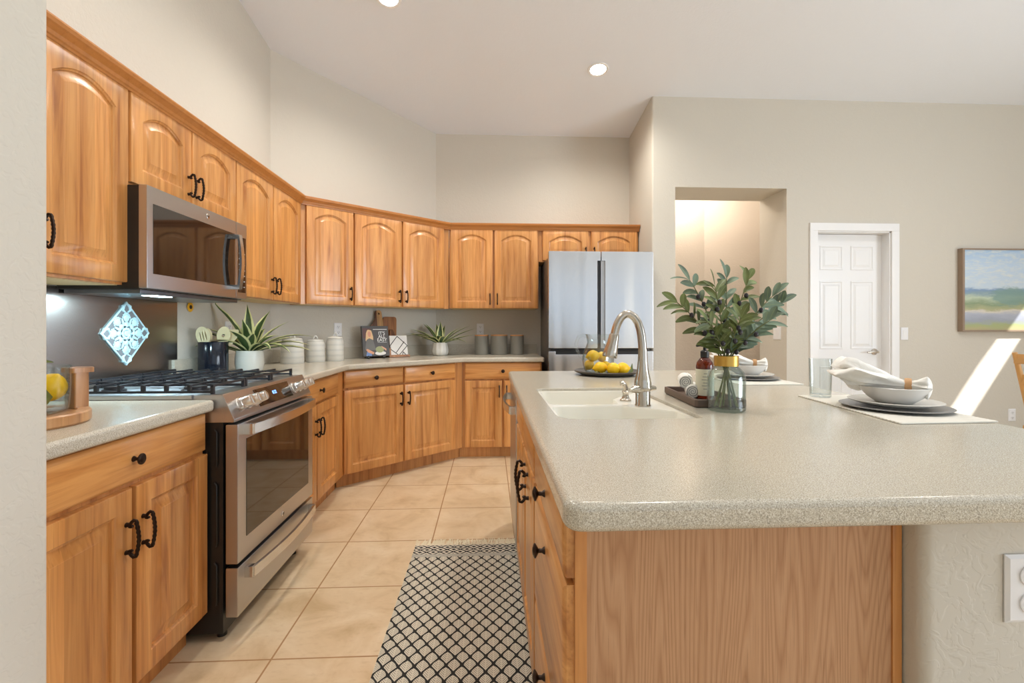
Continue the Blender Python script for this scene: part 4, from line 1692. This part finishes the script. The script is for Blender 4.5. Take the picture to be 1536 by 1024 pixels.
def utensil(name, label, x, y, lean, az, kind):
    """wooden tool standing in the crock: handle down inside, head up; head faces the room"""
    t = MB()
    t.tube([(0, 0, 0), (0, 0, .17)], [.005, .006], 8)

    def plate(outline, holes=()):
        # flat head in local x-z, thickness along y
        b = bmesh.new()
        es = []
        for L in (outline,) + tuple(holes):
            vs_ = [b.verts.new((x_, 0, z_)) for x_, z_ in L]
            es += [b.edges.new((vs_[i], vs_[(i + 1) % len(vs_)])) for i in range(len(vs_))]
        bmesh.ops.triangle_fill(b, use_beauty=True, use_dissolve=False, edges=es)
        if holes:
            kl = [f for f in b.faces if any(inside((f.calc_center_median().x, f.calc_center_median().z), hl) for hl in holes)]
            bmesh.ops.delete(b, geom=kl, context='FACES_ONLY')
        r_ = bmesh.ops.extrude_face_region(b, geom=b.faces[:])
        bmesh.ops.translate(b, verts=[v for v in r_['geom'] if isinstance(v, bmesh.types.BMVert)], vec=(0, .007, 0))
        bmesh.ops.translate(b, verts=b.verts, vec=(0, -.0035, 0))
        t.join(b)
    oval = lambda cx_, cz_, a1, a2, n=24: [(cx_ + a1 * cos(2 * pi * k / n), cz_ + a2 * sin(2 * pi * k / n)) for k in range(n)]
    if kind == 'slotted':
        plate(oval(0, .215, .034, .052), [oval(s_, .215 - abs(s_) * .2, .0028, .026, 10) for s_ in (-.013, 0, .013)])
    elif kind == 'holed':
        plate(oval(0, .215, .034, .05), [oval(0, .212, .009, .009, 14)])
    elif kind == 'turner':
        plate(round_poly([(-.018, .165), (.018, .165), (.034, .215), (.032, .265), (-.032, .245), (-.03, .2)], .012))
    else:
        t.ball((0, -.002, .21), .034, 16, squash=(.85, .32, 1.35))
    o_ = t.build(name, m_beech, None, (x, y, CZ + .012))
    o_.rotation_euler = (lean[0], lean[1], az)
    tag(o_, label, 'utensil')
    return o_


utensil('slotted_spoon', 'pale wooden spoon with three slots, leftmost in the navy crock', -1.565, 2.735, (.0, -.20, 0), .45, 'slotted')
utensil('cooking_spoon', 'pale wooden spoon standing behind the slotted one in the crock', -1.60, 2.765, (.05, -.05, 0), .45, 'spoon')
utensil('holed_spoon', 'pale wooden spoon with one round hole in the navy crock', -1.555, 2.77, (0, .14, 0), .45, 'holed')
utensil('wooden_turner', 'pale wooden turner at the right of the navy crock', -1.56, 2.79, (.0, .28, 0), .45, 'turner')

# caddy with lemons at the left edge
cdy = thing('serving_caddy', 'round wooden caddy with an upright end post at the left edge of the counter', 'caddy', (-1.29, 1.345, CZ), 0)
MB().lathe([(0, 0), (.150, 0), (.156, .006), (.156, .03), (.152, .034), (.125, .034), (.12, .03), (0, .03)], 40).build('base', m_caddy, cdy)
ps_ = MB()
ps_.prism(round_poly([(.115, -.03), (.150, -.03), (.157, 0), (.150, .03), (.115, .03)], .006), 'z', .028, .138)
ps_.prism(round_poly([(.108, -.036), (.16, -.036), (.172, 0), (.16, .036), (.108, .036)], .008), 'z', .136, .150)
ps_.build('end_post', m_caddy, cdy, rot=(0, 0, 1.1))
gv = MB().lathe(shell([(.095, 0), (.108, .01), (.112, .06), (.112, .13)], .004), 36).build('glass_bowl', m_glass, None, (-1.29, 1.345, CZ + .031))
tag(gv, 'clear glass bowl of lemons standing in the wooden caddy', 'bowl')


def lemon_mesh():
    pr_ = []
    n = 16
    for i in range(n + 1):
        t_ = i / n
        z = -.040 + .080 * t_
        r_ = .0295 * sin(pi * min(max((t_ - .06) / .88, 0), 1)) ** .62 if .06 < t_ < .94 else .0
        if i in (1, n - 1):
            r_ = max(r_, .006)
        pr_.append((r_ if 0 < i < n else 0.0, z))
    return MB().lathe(pr_, 24).mesh('lemon', m_lemon, ang=80)


LEM = lemon_mesh()


def lemon(label, p, rot, sc=1.0, group=None):
    o_ = put('lemon', LEM, None, p, rot)
    o_.scale = (sc, sc, sc)
    return tag(o_, label, 'lemon', group)


lemon('big yellow lemon in the glass bowl at the left edge', (-1.25, 1.40, CZ + .098), (.35, .6, .3), 1.30)
lemon('lower lemon under the big one in the glass bowl at the left edge', (-1.262, 1.36, CZ + .057), (1.4, .3, 1.2), .8)
lemon('lemon at the back of the glass bowl at the left edge', (-1.33, 1.30, CZ + .075), (1.3, .6, .2), 1.0)
lf = MB()
lf.ribbon([(-1.27, 1.335, CZ + .11), (-1.235, 1.345, CZ + .10), (-1.225, 1.36, CZ + .07), (-1.23, 1.37, CZ + .055)], [.004, .03, .03, .002], (.7, -.7, .2))
lf.ribbon([(-1.28, 1.37, CZ + .13), (-1.27, 1.38, CZ + .165), (-1.26, 1.39, CZ + .175), (-1.24, 1.40, CZ + .17)], [.004, .02, .012, .002], (.5, -1, .2))
tag(lf.build('lemon_leaf', m_olive, None, recalc=False, smooth=False), 'dark green lemon leaves tucked in the glass bowl at the left edge', 'leaf')

# cookbook on a stand, boards and mosaic trivet leaning on the angled wall
M45 = pi / 4


def leaning(o, loc, rz, tilt):
    o.matrix_basis = Matrix.Translation(loc) @ Matrix.Rotation(rz, 4, 'Z') @ Matrix.Rotation(-tilt, 4, 'X')


bk = thing('cookbook', 'open-faced cookbook titled IT\'S ALL EASY propped on a small stand', 'book')
BW, BH = .232, .262
MB().box(0, BW, 0, .022, 0, BH, .001).build('pages', plain('book_pages', (230, 226, 214), .8), bk)
m_cover = plain('cover_charcoal', (74, 70, 68), .35)
cv = MB().box(-.002, BW + .002, -.003, 0, -.002, BH + .002).build('front_cover', m_cover, bk)
MB().box(-.002, BW + .002, .022, .025, -.002, BH + .002).build('back_cover', m_cover, bk)
MB().box(-.004, -.001, -.003, .025, -.002, BH + .002).build('spine', m_cover, bk)
m_txt = plain('cover_white', (240, 240, 238), .5)
for i, wd in enumerate(("IT'S", 'ALL', 'EASY')):
    put('title', text_mesh(wd, .041, m_txt, 'title'), cv, (.172, -.0034, .198 - i * .03), (pi / 2, 0, 0))
ln = MB()
ln.box(.095, .222, -.0036, -.003, .231, .236)
ln.box(.13, .215, -.0036, -.003, .116, .118)
ln.build('subtitle_line', m_txt, cv)


def flat(name, pts, mat, y):
    m_ = MB()
    m_.prism(pts, 'y', y, y + .0006)
    return m_.build(name, mat, cv, smooth=False)


ov = lambda cx_, cz_, a1, a2, n=20: [(cx_ + a1 * cos(2 * pi * k / n), cz_ + a2 * sin(2 * pi * k / n)) for k in range(n)]
flat('printed_backdrop', [(0, .155), (.075, .155), (.075, .243), (0, .243)], plain('print_maroon', (92, 58, 54), .4), -.0034)
flat('printed_hair', round_poly([(.022, .13), (.04, .125), (.09, .11), (.092, .17), (.078, .225), (.045, .232), (.03, .2)], .012), plain('print_blond', (222, 186, 138), .4), -.0038)
flat('printed_face', ov(.059, .19, .0135, .025), plain('print_skin', (214, 150, 122), .4), -.0042)
flat('printed_jumper', round_poly([(.014, .05), (.03, .14), (.056, .155), (.09, .14), (.11, .05)], .01), plain('print_grey_knit', (104, 102, 98), .4), -.0044)
flat('printed_arm', round_poly([(.02, .055), (.035, .062), (.095, .03), (.085, .012), (.04, .03)], .006), plain('print_skin_arm', (208, 150, 116), .4), -.0048)
flat('printed_apron', round_poly([(.02, .0), (.07, .0), (.07, .025), (.03, .04)], .004), plain('print_denim', (110, 136, 184), .4), -.0046)
flat('printed_hand', round_poly([(.155, .09), (.205, .06), (.205, .04), (.165, .075)], .004), plain('print_skin_hand', (214, 160, 128), .4), -.0042)
flat('printed_salad', ov(.145, .055, .038, .028), plain('print_salad', (150, 156, 110), .4), -.0038)
flat('printed_plate', ov(.15, .022, .05, .018), plain('print_white_dish', (224, 222, 216), .4), -.0036)
leaning(bk, (-1.075, 4.09, CZ + .022), .62, .18)
sd_ = thing('book_stand', 'small dark wire stand under the cookbook', 'stand')
q_ = MB()
for x in (.03, .17):
    q_.tube([(x, -.03, .028), (x, -.03, .008), (x, .0, .006), (x, .06, .006)], .004, 8)
    q_.ball((x, -.03, .012), .012, 12, squash=(1.2, 1, 1))
q_.tube([(.03, .045, .006), (.17, .045, .006)], .004, 8)
q_.tube([(.1, .05, .006), (.1, .07, .16)], .004, 8)
q_.build('wire_frame', m_black, sd_)
leaning(sd_, (-1.075, 4.09, CZ - .001), .62, 0)

cb = MB()
ou = round_poly([(0, 0), (.20, 0), (.20, .20), (.155, .235), (.128, .27), (.125, .33), (.075, .33), (.072, .27), (.045, .235), (0, .20)], [.01, .01, .03, .03, .02, .025, .025, .02, .03, .03], 5)
b = bmesh.new()
es = []
for L in (ou, ov(.1, .305, .008, .008, 12)):
    vs_ = [b.verts.new((x_, 0, z_)) for x_, z_ in L]
    es += [b.edges.new((vs_[i], vs_[(i + 1) % len(vs_)])) for i in range(len(vs_))]
bmesh.ops.triangle_fill(b, use_beauty=True, use_dissolve=False, edges=es)
kl = [f for f in b.faces if inside((f.calc_center_median().x, f.calc_center_median().z), ov(.1, .305, .008, .008, 12))]
bmesh.ops.delete(b, geom=kl, context='FACES_ONLY')
r_ = bmesh.ops.extrude_face_region(b, geom=b.faces[:])
bmesh.ops.translate(b, verts=[v for v in r_['geom'] if isinstance(v, bmesh.types.BMVert)], vec=(0, .018, 0))
cb.join(b)
o = cb.build('cutting_board', m_acacia)
tag(o, 'striped acacia cutting board with a round-ended handle behind the cookbook', 'cutting board')
leaning(o, (-1.06, 4.225, CZ + .001), M45, .12)
o.scale = (1.2, 1, 1.3)
cb = MB()
cb.prism(round_poly([(0, 0), (.115, 0), (.145, .37), (0, .37)], [.01, .01, .03, .03]), 'y', 0, .016, .002)
o = cb.build('cutting_board', m_walnut)
tag(o, 'brown rectangular cutting board standing behind the mosaic trivet', 'cutting board')
leaning(o, (-.945, 4.335, CZ + .001), M45, .11)
cb = MB()
ou = round_poly([(0, 0), (.1, 0), (.11, .10), (.075, .16), (.065, .19), (.035, .19), (.025, .16), (-.01, .10)], .015)
cb.prism(ou, 'y', 0, .012, .002)
o = cb.build('paddle_board', m_acacia)
tag(o, 'small dark paddle board between the cookbook and the trivet', 'cutting board')
leaning(o, (-.90, 4.315, CZ + .001), M45, .2)
o.scale = (1, 1, 1.35)
tv = thing('mosaic_trivet', 'white stone mosaic tray with dark seams leaning beside the cookbook', 'trivet')
m_marble = wall_mat('white_marble', (226, 224, 220), .02)
MB().box(0, .135, 0, .012, 0, .15, .002).build('stone_face', m_marble, tv)
tv.scale = (1.22, 1, 1.25)
MB().box(-.012, .147, -.012, .016, -.008, .008, .002).build('wood_ledge', m_walnut, tv)
MB().box(-.012, .004, -.008, .016, 0, .06, .002).build('wood_corner', m_walnut, tv)
sm = MB()
for p0, p1 in (((.0, .075), (.06, .145)), ((.06, .145), (.125, .085)), ((.125, .085), (.135, .07)), ((.0, .075), (.005, .05)), ((.005, .05), (.065, .005)), ((.045, .025), (.112, .105)), ((.065, .005), (.135, .075)), ((.1, .03), (.125, .0)), ((.1, .03), (.09, .004))):
    sm.tube([(p0[0], -.0005, p0[1]), (p1[0], -.0005, p1[1])], .0026, 6)
sm.build('seam', m_dark, tv)
leaning(tv, (-.885, 4.265, CZ + .011), .55, .2)
tv.scale = (1.22, 1, 1.25)

# ------------------------------------------------------------------ island things
# faucet
fc = thing('faucet', 'brushed nickel gooseneck faucet with pull-down head at the island sink', 'faucet', (.552, 1.668, .9025))
lathe_obj('base', [(0, 0), (.028, 0), (.028, .003), (.026, .006), (.026, .05), (.024, .055), (0, .055)], m_nickel, fc)
bd = MB()
bd.lathe([(0, .055), (.03, .056), (.033, .062), (.030, .07), (.031, .083), (.027, .098), (.021, .125), (.0175, .16), (.0158, .20), (0, .20)], 28)
bd.build('body', m_nickel, fc)
spx = [(962, 522), (961, 510), (960, 500), (958, 490), (954.5, 480), (949, 472), (942, 467.5), (935, 468), (929, 473), (924.5, 481), (921.5, 489), (919.5, 497)]
pts = [((a_ - 962) / 412.0, 0, (603 - b_) / 412.0) for a_, b_ in spx]
MB().tube(pts, [.0150] * 3 + [.0142] * 9, 16).build('spout', m_nickel, fc)
MB().tube([((a_ - 962) / 412.0, 0, (603 - b_) / 412.0) for a_, b_ in ((919.5, 497), (919.2, 499), (917, 510), (914.5, 520), (912.5, 529), (912, 531.5))], [.0155, .0175, .0195, .0235, .027, .025], 20).build('spray_head', m_nickel, fc)
MB().tube([(.045, -.01, .064), (0, -.005, .062), (-.04, -.02, .06), (-.054, -.03, .058)], [.006, .02, .012, .006], 14, flat=1.0).build('lever', m_nickel, fc)
sdp = thing('soap_dispenser', 'short brushed nickel soap pump beside the faucet', 'soap dispenser', (.522, 1.78, .9025))
lathe_obj('base', [(0, 0), (.021, 0), (.021, .004), (.015, .008), (.011, .02), (.012, .03), (.014, .034), (.009, .04), (0, .04)], m_nickel, sdp)
MB().tube([(0, 0, .036), (0, 0, .05), (-.004, -.002, .062), (-.012, -.006, .068), (-.022, -.01, .066)], [.008, .009, .009, .009, .007], 12).build('spout', m_nickel, sdp)

# lemon plate with pitcher
lp0 = (.672, 2.66)
lathe_obj('serving_plate', [(0, 0), (.13, 0), (.15, .004), (.180, .016), (.187, .024), (.184, .026), (.176, .021), (.148, .010), (0, .008)], m_darkplate, None, (lp0[0], lp0[1], CZ), 48)
tag(D.objects['serving_plate'], 'round dark stone plate of lemons on the island', 'plate')
pc = thing('pitcher', 'clear glass pitcher of lemons on the dark plate', 'pitcher', (.630, 2.70, CZ + .0085))
ob = [(.060, 0), (.075, .006), (.088, .04), (.092, .075), (.086, .115), (.070, .15), (.062, .175), (.066, .20), (.073, .222)]
pm = MB()
prof_ = shell(ob, .004)
rings = []
pm.lathe(prof_, 40)
for v in pm.bm.verts:                                     # pull out the pouring lip at +x
    if v.co.z > .19:
        k_ = max(0, v.co.x / max(.001, v.co.xy.length)) ** 6
        v.co.x += .028 * k_ * (v.co.z - .19) / .032
pm.build('body', m_glass, pc)
hd_ = MB()
hd_.tube([(-.062, 0, .205), (-.085, 0, .216), (-.115, 0, .205), (-.128, 0, .17), (-.122, 0, .13), (-.105, 0, .095), (-.088, 0, .075)], [.008, .009, .009, .0085, .008, .008, .007], 12)
hd_.build('handle', m_glass, pc)
G_L = None
Lz = CZ + .009
lemon('lemon at the top inside the pitcher', (.592, 2.665, Lz + .098), (1.35, .2, 1.3), 1.12)
lemon('orange-tinged lemon behind the top one inside the pitcher', (.655, 2.715, Lz + .09), (1.2, .5, .4), 1.0)
lemon('lemon at the bottom left inside the pitcher', (.578, 2.70, Lz + .045), (.3, .5, .2), .95)
lemon('lemon at the bottom right inside the pitcher', (.672, 2.70, Lz + .037), (1.3, .2, .9), .95)
lemon('lemon resting on the plate against the pitcher', (.615, 2.58, Lz + .036), (1.45, .3, 1.4), 1.15)
lemon('middle lemon in front on the dark plate', (.675, 2.535, Lz + .035), (1.35, .2, .5), 1.15)
lemon('rightmost lemon on the dark plate', (.728, 2.54, Lz + .035), (1.5, .1, 1.5), 1.15)
lf = MB()
lf.ribbon([(.605, 2.52, Lz + .004), (.585, 2.515, Lz + .02), (.565, 2.51, Lz + .012)], [.003, .03, .002])
lf.ribbon([(.64, 2.51, Lz + .004), (.625, 2.505, Lz + .016), (.60, 2.495, Lz + .006)], [.003, .028, .002])
lf.ribbon([(.765, 2.56, Lz + .003), (.785, 2.57, Lz + .02), (.792, 2.575, Lz + .06)], [.004, .022, .003], (0, -1, .2))
tag(lf.build('lemon_leaf', m_olive, None, recalc=False, smooth=False), 'loose green lemon leaves around the lemons on the dark plate', 'leaf')

# tray with soap bottle and rolled towels
ty = MB()
tpoly = round_poly([(.688, 1.538), (.862, 1.53), (.872, 1.885), (.715, 1.895)], .012)
ot = [(d_, z_) for d_, z_ in ((.006, 0), (0, .004), (0, .026), (.002, .028), (.006, .028), (.008, .026), (.010, .008))]
ty.loops([[(x, y, CZ + z_) for x, y in offset_poly(tpoly, d_)] for d_, z_ in ot])
tag(ty.build('tray', m_traywood), 'dark brown rectangular tray beside the sink', 'tray')
bt = thing('soap_bottle', 'amber pump soap bottle with a cream label on the brown tray', 'bottle', (.795, 1.70, CZ + .0085))
lathe_obj('bottle', [(0, 0), (.028, 0), (.031, .004), (.031, .118), (.028, .132), (.018, .146), (.0135, .150), (.0135, .158), (0, .158)], m_amber, bt)
lb = lathe_obj('label', [(.0315, .012), (.0318, .012), (.0318, .108), (.0315, .108)], plain('cream_label', (226, 224, 200), .6), bt)
pr_ = MB()
for i in range(6):
    z = .036 + i * .011
    wd = (.5, .8, .55, .85, .65, .4)[i]
    n = 8
    lo_ = [((.0322) * cos(-pi / 2 - .35 + wd * (k / n - .5)), (.0322) * sin(-pi / 2 - .35 + wd * (k / n - .5)), z) for k in range(n + 1)]
    pr_.loops([lo_, [(x, y, z + .0022) for x, y, z in lo_]], cap0=False, cap1=False, closed=False)
pr_.build('label_print', plain('label_ink', (150, 152, 140), .7), lb)
pp = MB()
pp.lathe([(0, .150), (.0155, .150), (.0155, .172), (.012, .176), (.006, .178), (.006, .194), (0, .194)], 20)
pp.tube([(.012, 0, .196), (0, 0, .197), (-.02, -.004, .197), (-.034, -.006, .193)], [.009, .010, .0065, .004], 10)
pp.build('pump', m_black, bt)


def towel(label, loc, rz):
    t = MB()
    R_ = Matrix.Rotation(pi / 2, 4, 'X')
    t.lathe([(0, -.057), (.014, -.0565), (.0225, -.055), (.0255, -.050), (.0255, .050), (.0225, .055), (.014, .0565), (0, .057)], 32, M=R_)
    t.box(-.004, .012, -.054, .054, .0235, .0275, .0018, M=Matrix.Rotation(.5, 4, 'Y'))
    o_ = t.build('rolled_towel', m_linen, None, loc, (0, 0, rz))
    e = MB()
    sp3 = []
    for k in range(70):
        a_ = k / 69 * 2 * pi * 2.6
        r_ = .003 + .0175 * k / 69
        sp3.append((r_ * cos(a_), -.0563, r_ * sin(a_)))
    e.tube(sp3, .0009, 5)
    e.build('stitched_edge', plain('charcoal_stitch', (70, 70, 72), .9), o_)
    tag(o_, label, 'towel')


towel('upper rolled white towel with a dark stitched edge on the brown tray', (.752, 1.775, CZ + .0655), -.35)
towel('lower rolled white towel lying against the soap bottle on the tray', (.768, 1.69 + .06, CZ + .0325), -.35)

# vase of olive branches
VX, VY = .768, 1.49
vz = thing('vase', 'clear glass vase with a gold collar holding olive branches', 'vase', (VX, VY, CZ))
MB().lathe([(0, 0), (.052, 0), (.058, .006), (.058, .104), (.053, .126), (.041, .139), (.034, .145), (.034, .172), (.031, .172), (.031, .147), (.038, .137), (.049, .124), (.0545, .102), (.0545, .014), (.050, .010), (0, .010)], 40).build('glass_body', m_vase, vz)
MB().lathe([(.0345, .145), (.0375, .145), (.0375, .177), (.0345, .177), (.0345, .145)], 36).build('collar', m_gold, vz)
random.seed(11)
LBL = 'olive branch with green leaves and dark olives standing in the gold-collared vase'
tips = [(-.185, .00, .35, 0), (-.13, .03, .425, 1), (-.075, -.03, .40, 0), (.0, .04, .435, 1), (.07, .03, .43, 0), (.12, -.02, .37, 1), (.175, .02, .35, 1), (-.105, -.05, .285, 0), (.085, -.06, .29, 1), (-.01, -.07, .30, 0)]
for bi, (tx, ty_, tz, mt) in enumerate(tips):
    tx += .022
    br = thing('olive_branch', LBL, 'branch', (VX, VY, CZ), 0, 'olive branches in the vase')
    bx = random.uniform(-.03, .03)
    p0 = Vector((-tx * .22 + bx * .5, random.uniform(-.02, .02), .013))
    p1 = Vector((tx * .08, random.uniform(-.012, .012), .165))
    p3 = Vector((tx, ty_, tz))
    p2 = Vector((tx * .45, ty_ * .5, .175 + (tz - .175) * .62))
    pts = []
    for k in range(15):
        t_ = k / 14
        if t_ < .35:
            u_ = t_ / .35
            pts.append(p0.lerp(p1, u_))
        else:
            u_ = (t_ - .35) / .65
            pts.append(p1 * (1 - u_) ** 2 + p2 * 2 * u_ * (1 - u_) + p3 * u_ * u_)
    MB().tube(pts, [.0032 - .0018 * k / 14 for k in range(15)], 6).build('stem', m_stem, br)
    lv = MB()
    ol = MB()
    for k in range(6, 15):
        for sd_i in (-1, 1):
            if k < 14 and random.random() < .12:
                continue
            d_ = (pts[min(k + 1, 14)] - pts[max(k - 1, 0)]).normalized()
            sidev = Vector((d_.z, random.uniform(-.6, .6), -d_.x)) * sd_i
            dirv = (d_ * random.uniform(.5, 1.0) + sidev.normalized() * random.uniform(.45, 1.0)).normalized()
            if k == 14 and sd_i == 1:
                dirv = d_
            L_ = random.uniform(.048, .074)
            q0 = pts[k]
            q1 = q0 + dirv * L_ * .5 + Vector((0, 0, .006))
            q2 = q0 + dirv * L_ + Vector((0, 0, -.008))
            rows, ws = [], []
            for i in range(8):
                u_ = i / 7
                rows.append(q0 * (1 - u_) ** 2 + q1 * 2 * u_ * (1 - u_) + q2 * u_ * u_)
                ws.append(.0012 + .0200 * sin(pi * min(1, u_ * .96 + .02)) ** .75)
            lv.ribbon(rows, ws, (random.uniform(-.5, .5), random.uniform(-1.0, -.3), random.uniform(.1, .9)), fold=.12)
        if k in (7, 9, 11, 12) and random.random() < .85:
            c_ = pts[k] + Vector((random.uniform(-.014, .014), random.uniform(-.014, .0), -.010))
            ol.ball(c_, .0072, 10, squash=(1, 1, 1.25))
            ol.tube([pts[k], c_], .0009, 4)
    lv.build('leaves', m_olive2 if mt else m_olive, br, recalc=False, smooth=False)
    if len(ol.bm.verts):
        ol.build('olives', m_olivefruit, br)


# place settings
def slab_thing(name, poly, z0, z1, mat, label, cat, rnd=.0015):
    return tag(MB().slab(poly, z0, z1, rnd).build(name, mat), label, cat)


slab_thing('placemat', round_poly([(1.138, 1.248), (1.436, 1.258), (1.462, 1.775), (1.206, 1.785)], .004), CZ + .0005, CZ + .005, m_mat, 'cream woven placemat at the near place setting', 'placemat')
slab_thing('placemat', round_poly([(1.165, 2.13), (1.474, 2.135), (1.488, 2.65), (1.178, 2.65)], .004), CZ + .0005, CZ + .005, m_mat, 'cream woven placemat at the far place setting behind the vase', 'placemat')


def place(cx_, cy_, which):
    z = CZ + .0055
    o_ = lathe_obj('charger_plate', [(0, 0), (.10, 0), (.118, .003), (.145, .007), (.150, .010), (.146, .0115), (.116, .007), (0, .005)], m_charger, None, (cx_, cy_, z), 48)
    tag(o_, 'dark grey charger plate under the %s place setting' % which, 'plate')
    o_ = lathe_obj('dinner_plate', [(0, 0), (.085, 0), (.098, .004), (.122, .012), (.126, .015), (.122, .0165), (.096, .009), (0, .006)], m_plategl, None, (cx_, cy_, z + .0115), 48)
    tag(o_, 'cream dinner plate under the bowl of the %s place setting' % which, 'plate')
    o_ = lathe_obj('bowl', [(0, 0), (.046, 0), (.05, .002), (.072, .018), (.090, .040), (.0945, .052), (.092, .054), (.086, .040), (.066, .018), (0, .008)], m_bowl, None, (cx_, cy_, z + .0185), 48)
    tag(o_, 'pale grey bowl holding the napkin of the %s place setting' % which, 'bowl')
    # napkin drawn through a ring: a fanned bundle on each side
    nk = MB()
    dirx = Vector((.74, -.67, 0)) if which == 'near' else Vector((.9, -.43, 0))
    side = Vector((-dirx.y, dirx.x, 0))
    base = Vector((cx_, cy_, z + .0185))
    ctr = base + dirx * .035 + Vector((0, 0, .060))
    n, m_ = 46, 40
    rows = []
    for i in range(n + 1):
        t_ = -1.0 + 1.62 * i / n           # along the bundle; ring at t = 0
        ax = ctr + dirx * (.185 * t_ if t_ < 0 else .095 * t_)
        spread = .012 + (.068 if t_ < 0 else .046) * min(1, abs(t_) ** .8 * (1.5 if t_ < 0 else 1.35))
        thick = .011 + .032 * min(1, abs(t_) * 1.4) * (1.0 if t_ < 0 else .75)
        lift = .040 * max(0, -t_) ** 1.1 - .006 * max(0, t_)
        end = max(0.04, min(1, (1.0 - abs(t_) if t_ < 0 else .62 - t_) * 7)) ** .5
        row = []
        for k in range(m_):
            a_ = 2 * pi * k / m_
            rip = 1 + min(1, abs(t_) * 3) * (.26 * sin(3 * a_ + 2.2 * t_) + .20 * sin(6 * a_ + 4 * t_) + .12 * sin(11 * a_ - 3 * t_) + .12 * noise.noise(Vector((cos(a_) * 3, sin(a_) * 3, t_ * 5 + (0 if which == 'near' else 9)))))
            p = ax + side * (cos(a_) * spread * rip * end) + Vector((0, 0, sin(a_) * thick * rip * end + lift))
            p += dirx * ((.020 * sin(3 * a_ + .6) + .014 * sin(5 * a_)) * max(0, -t_))
            row.append(p)
        rows.append(row)
    nk.loops(rows)
    o_ = nk.build('napkin', m_linen, None, smooth=True, ang=80)
    tag(o_, 'white cloth napkin gathered in a wooden ring in the %s bowl' % which, 'napkin')
    rgm = MB()
    rot = dirx.to_track_quat('Z', 'Y').to_matrix().to_4x4()
    rgm.lathe([(.0165, -.009), (.021, -.009), (.0225, 0), (.021, .009), (.0165, .009), (.0165, -.009)], 28, M=Matrix.Translation(ctr) @ rot)
    o_ = rgm.build('napkin_ring', m_ringwood)
    tag(o_, 'pale wooden napkin ring in the %s bowl' % which, 'napkin ring')


place(1.322, 1.475, 'near')
place(1.335, 2.375, 'far')
tm = MB().lathe([(0, 0), (.032, 0), (.035, .003), (.0385, .145), (.0365, .145), (.033, .014), (.03, .010), (0, .009)], 36).build('tumbler', m_glass, None, (1.262, 1.735, CZ + .0055))
tag(tm, 'clear glass tumbler on the near placemat corner', 'glass')

# dining chair at the right edge, facing away to the right
ch = thing('dining_chair', 'light wood dining chair leaning its back into the right edge', 'chair', (3.93, 3.05, 0))
m_chair = plain('light_oak_chair', (206, 158, 98), .45)
for y in (-.2, .2):
    MB().tube([(-.03, y, 0), (.02, y, .44), (.0, y, .62), (-.10, y, 1.0)], [.017, .02, .02, .015], 12).build('back_post', m_chair, ch)
    MB().tube([(.46, y, 0), (.44, y, .43)], [.016, .02], 12).build('leg', m_chair, ch)
MB().box(-.0, .48, -.235, .235, .43, .465, .012).build('seat', m_chair, ch)
q_ = MB()
for z, x in ((.95, -.087), (.80, -.047), (.66, -.01)):
    q_.box(x - .011, x + .011, -.21, .21, z - .03, z + .04, .005)
q_.build('backrest', m_chair, ch)
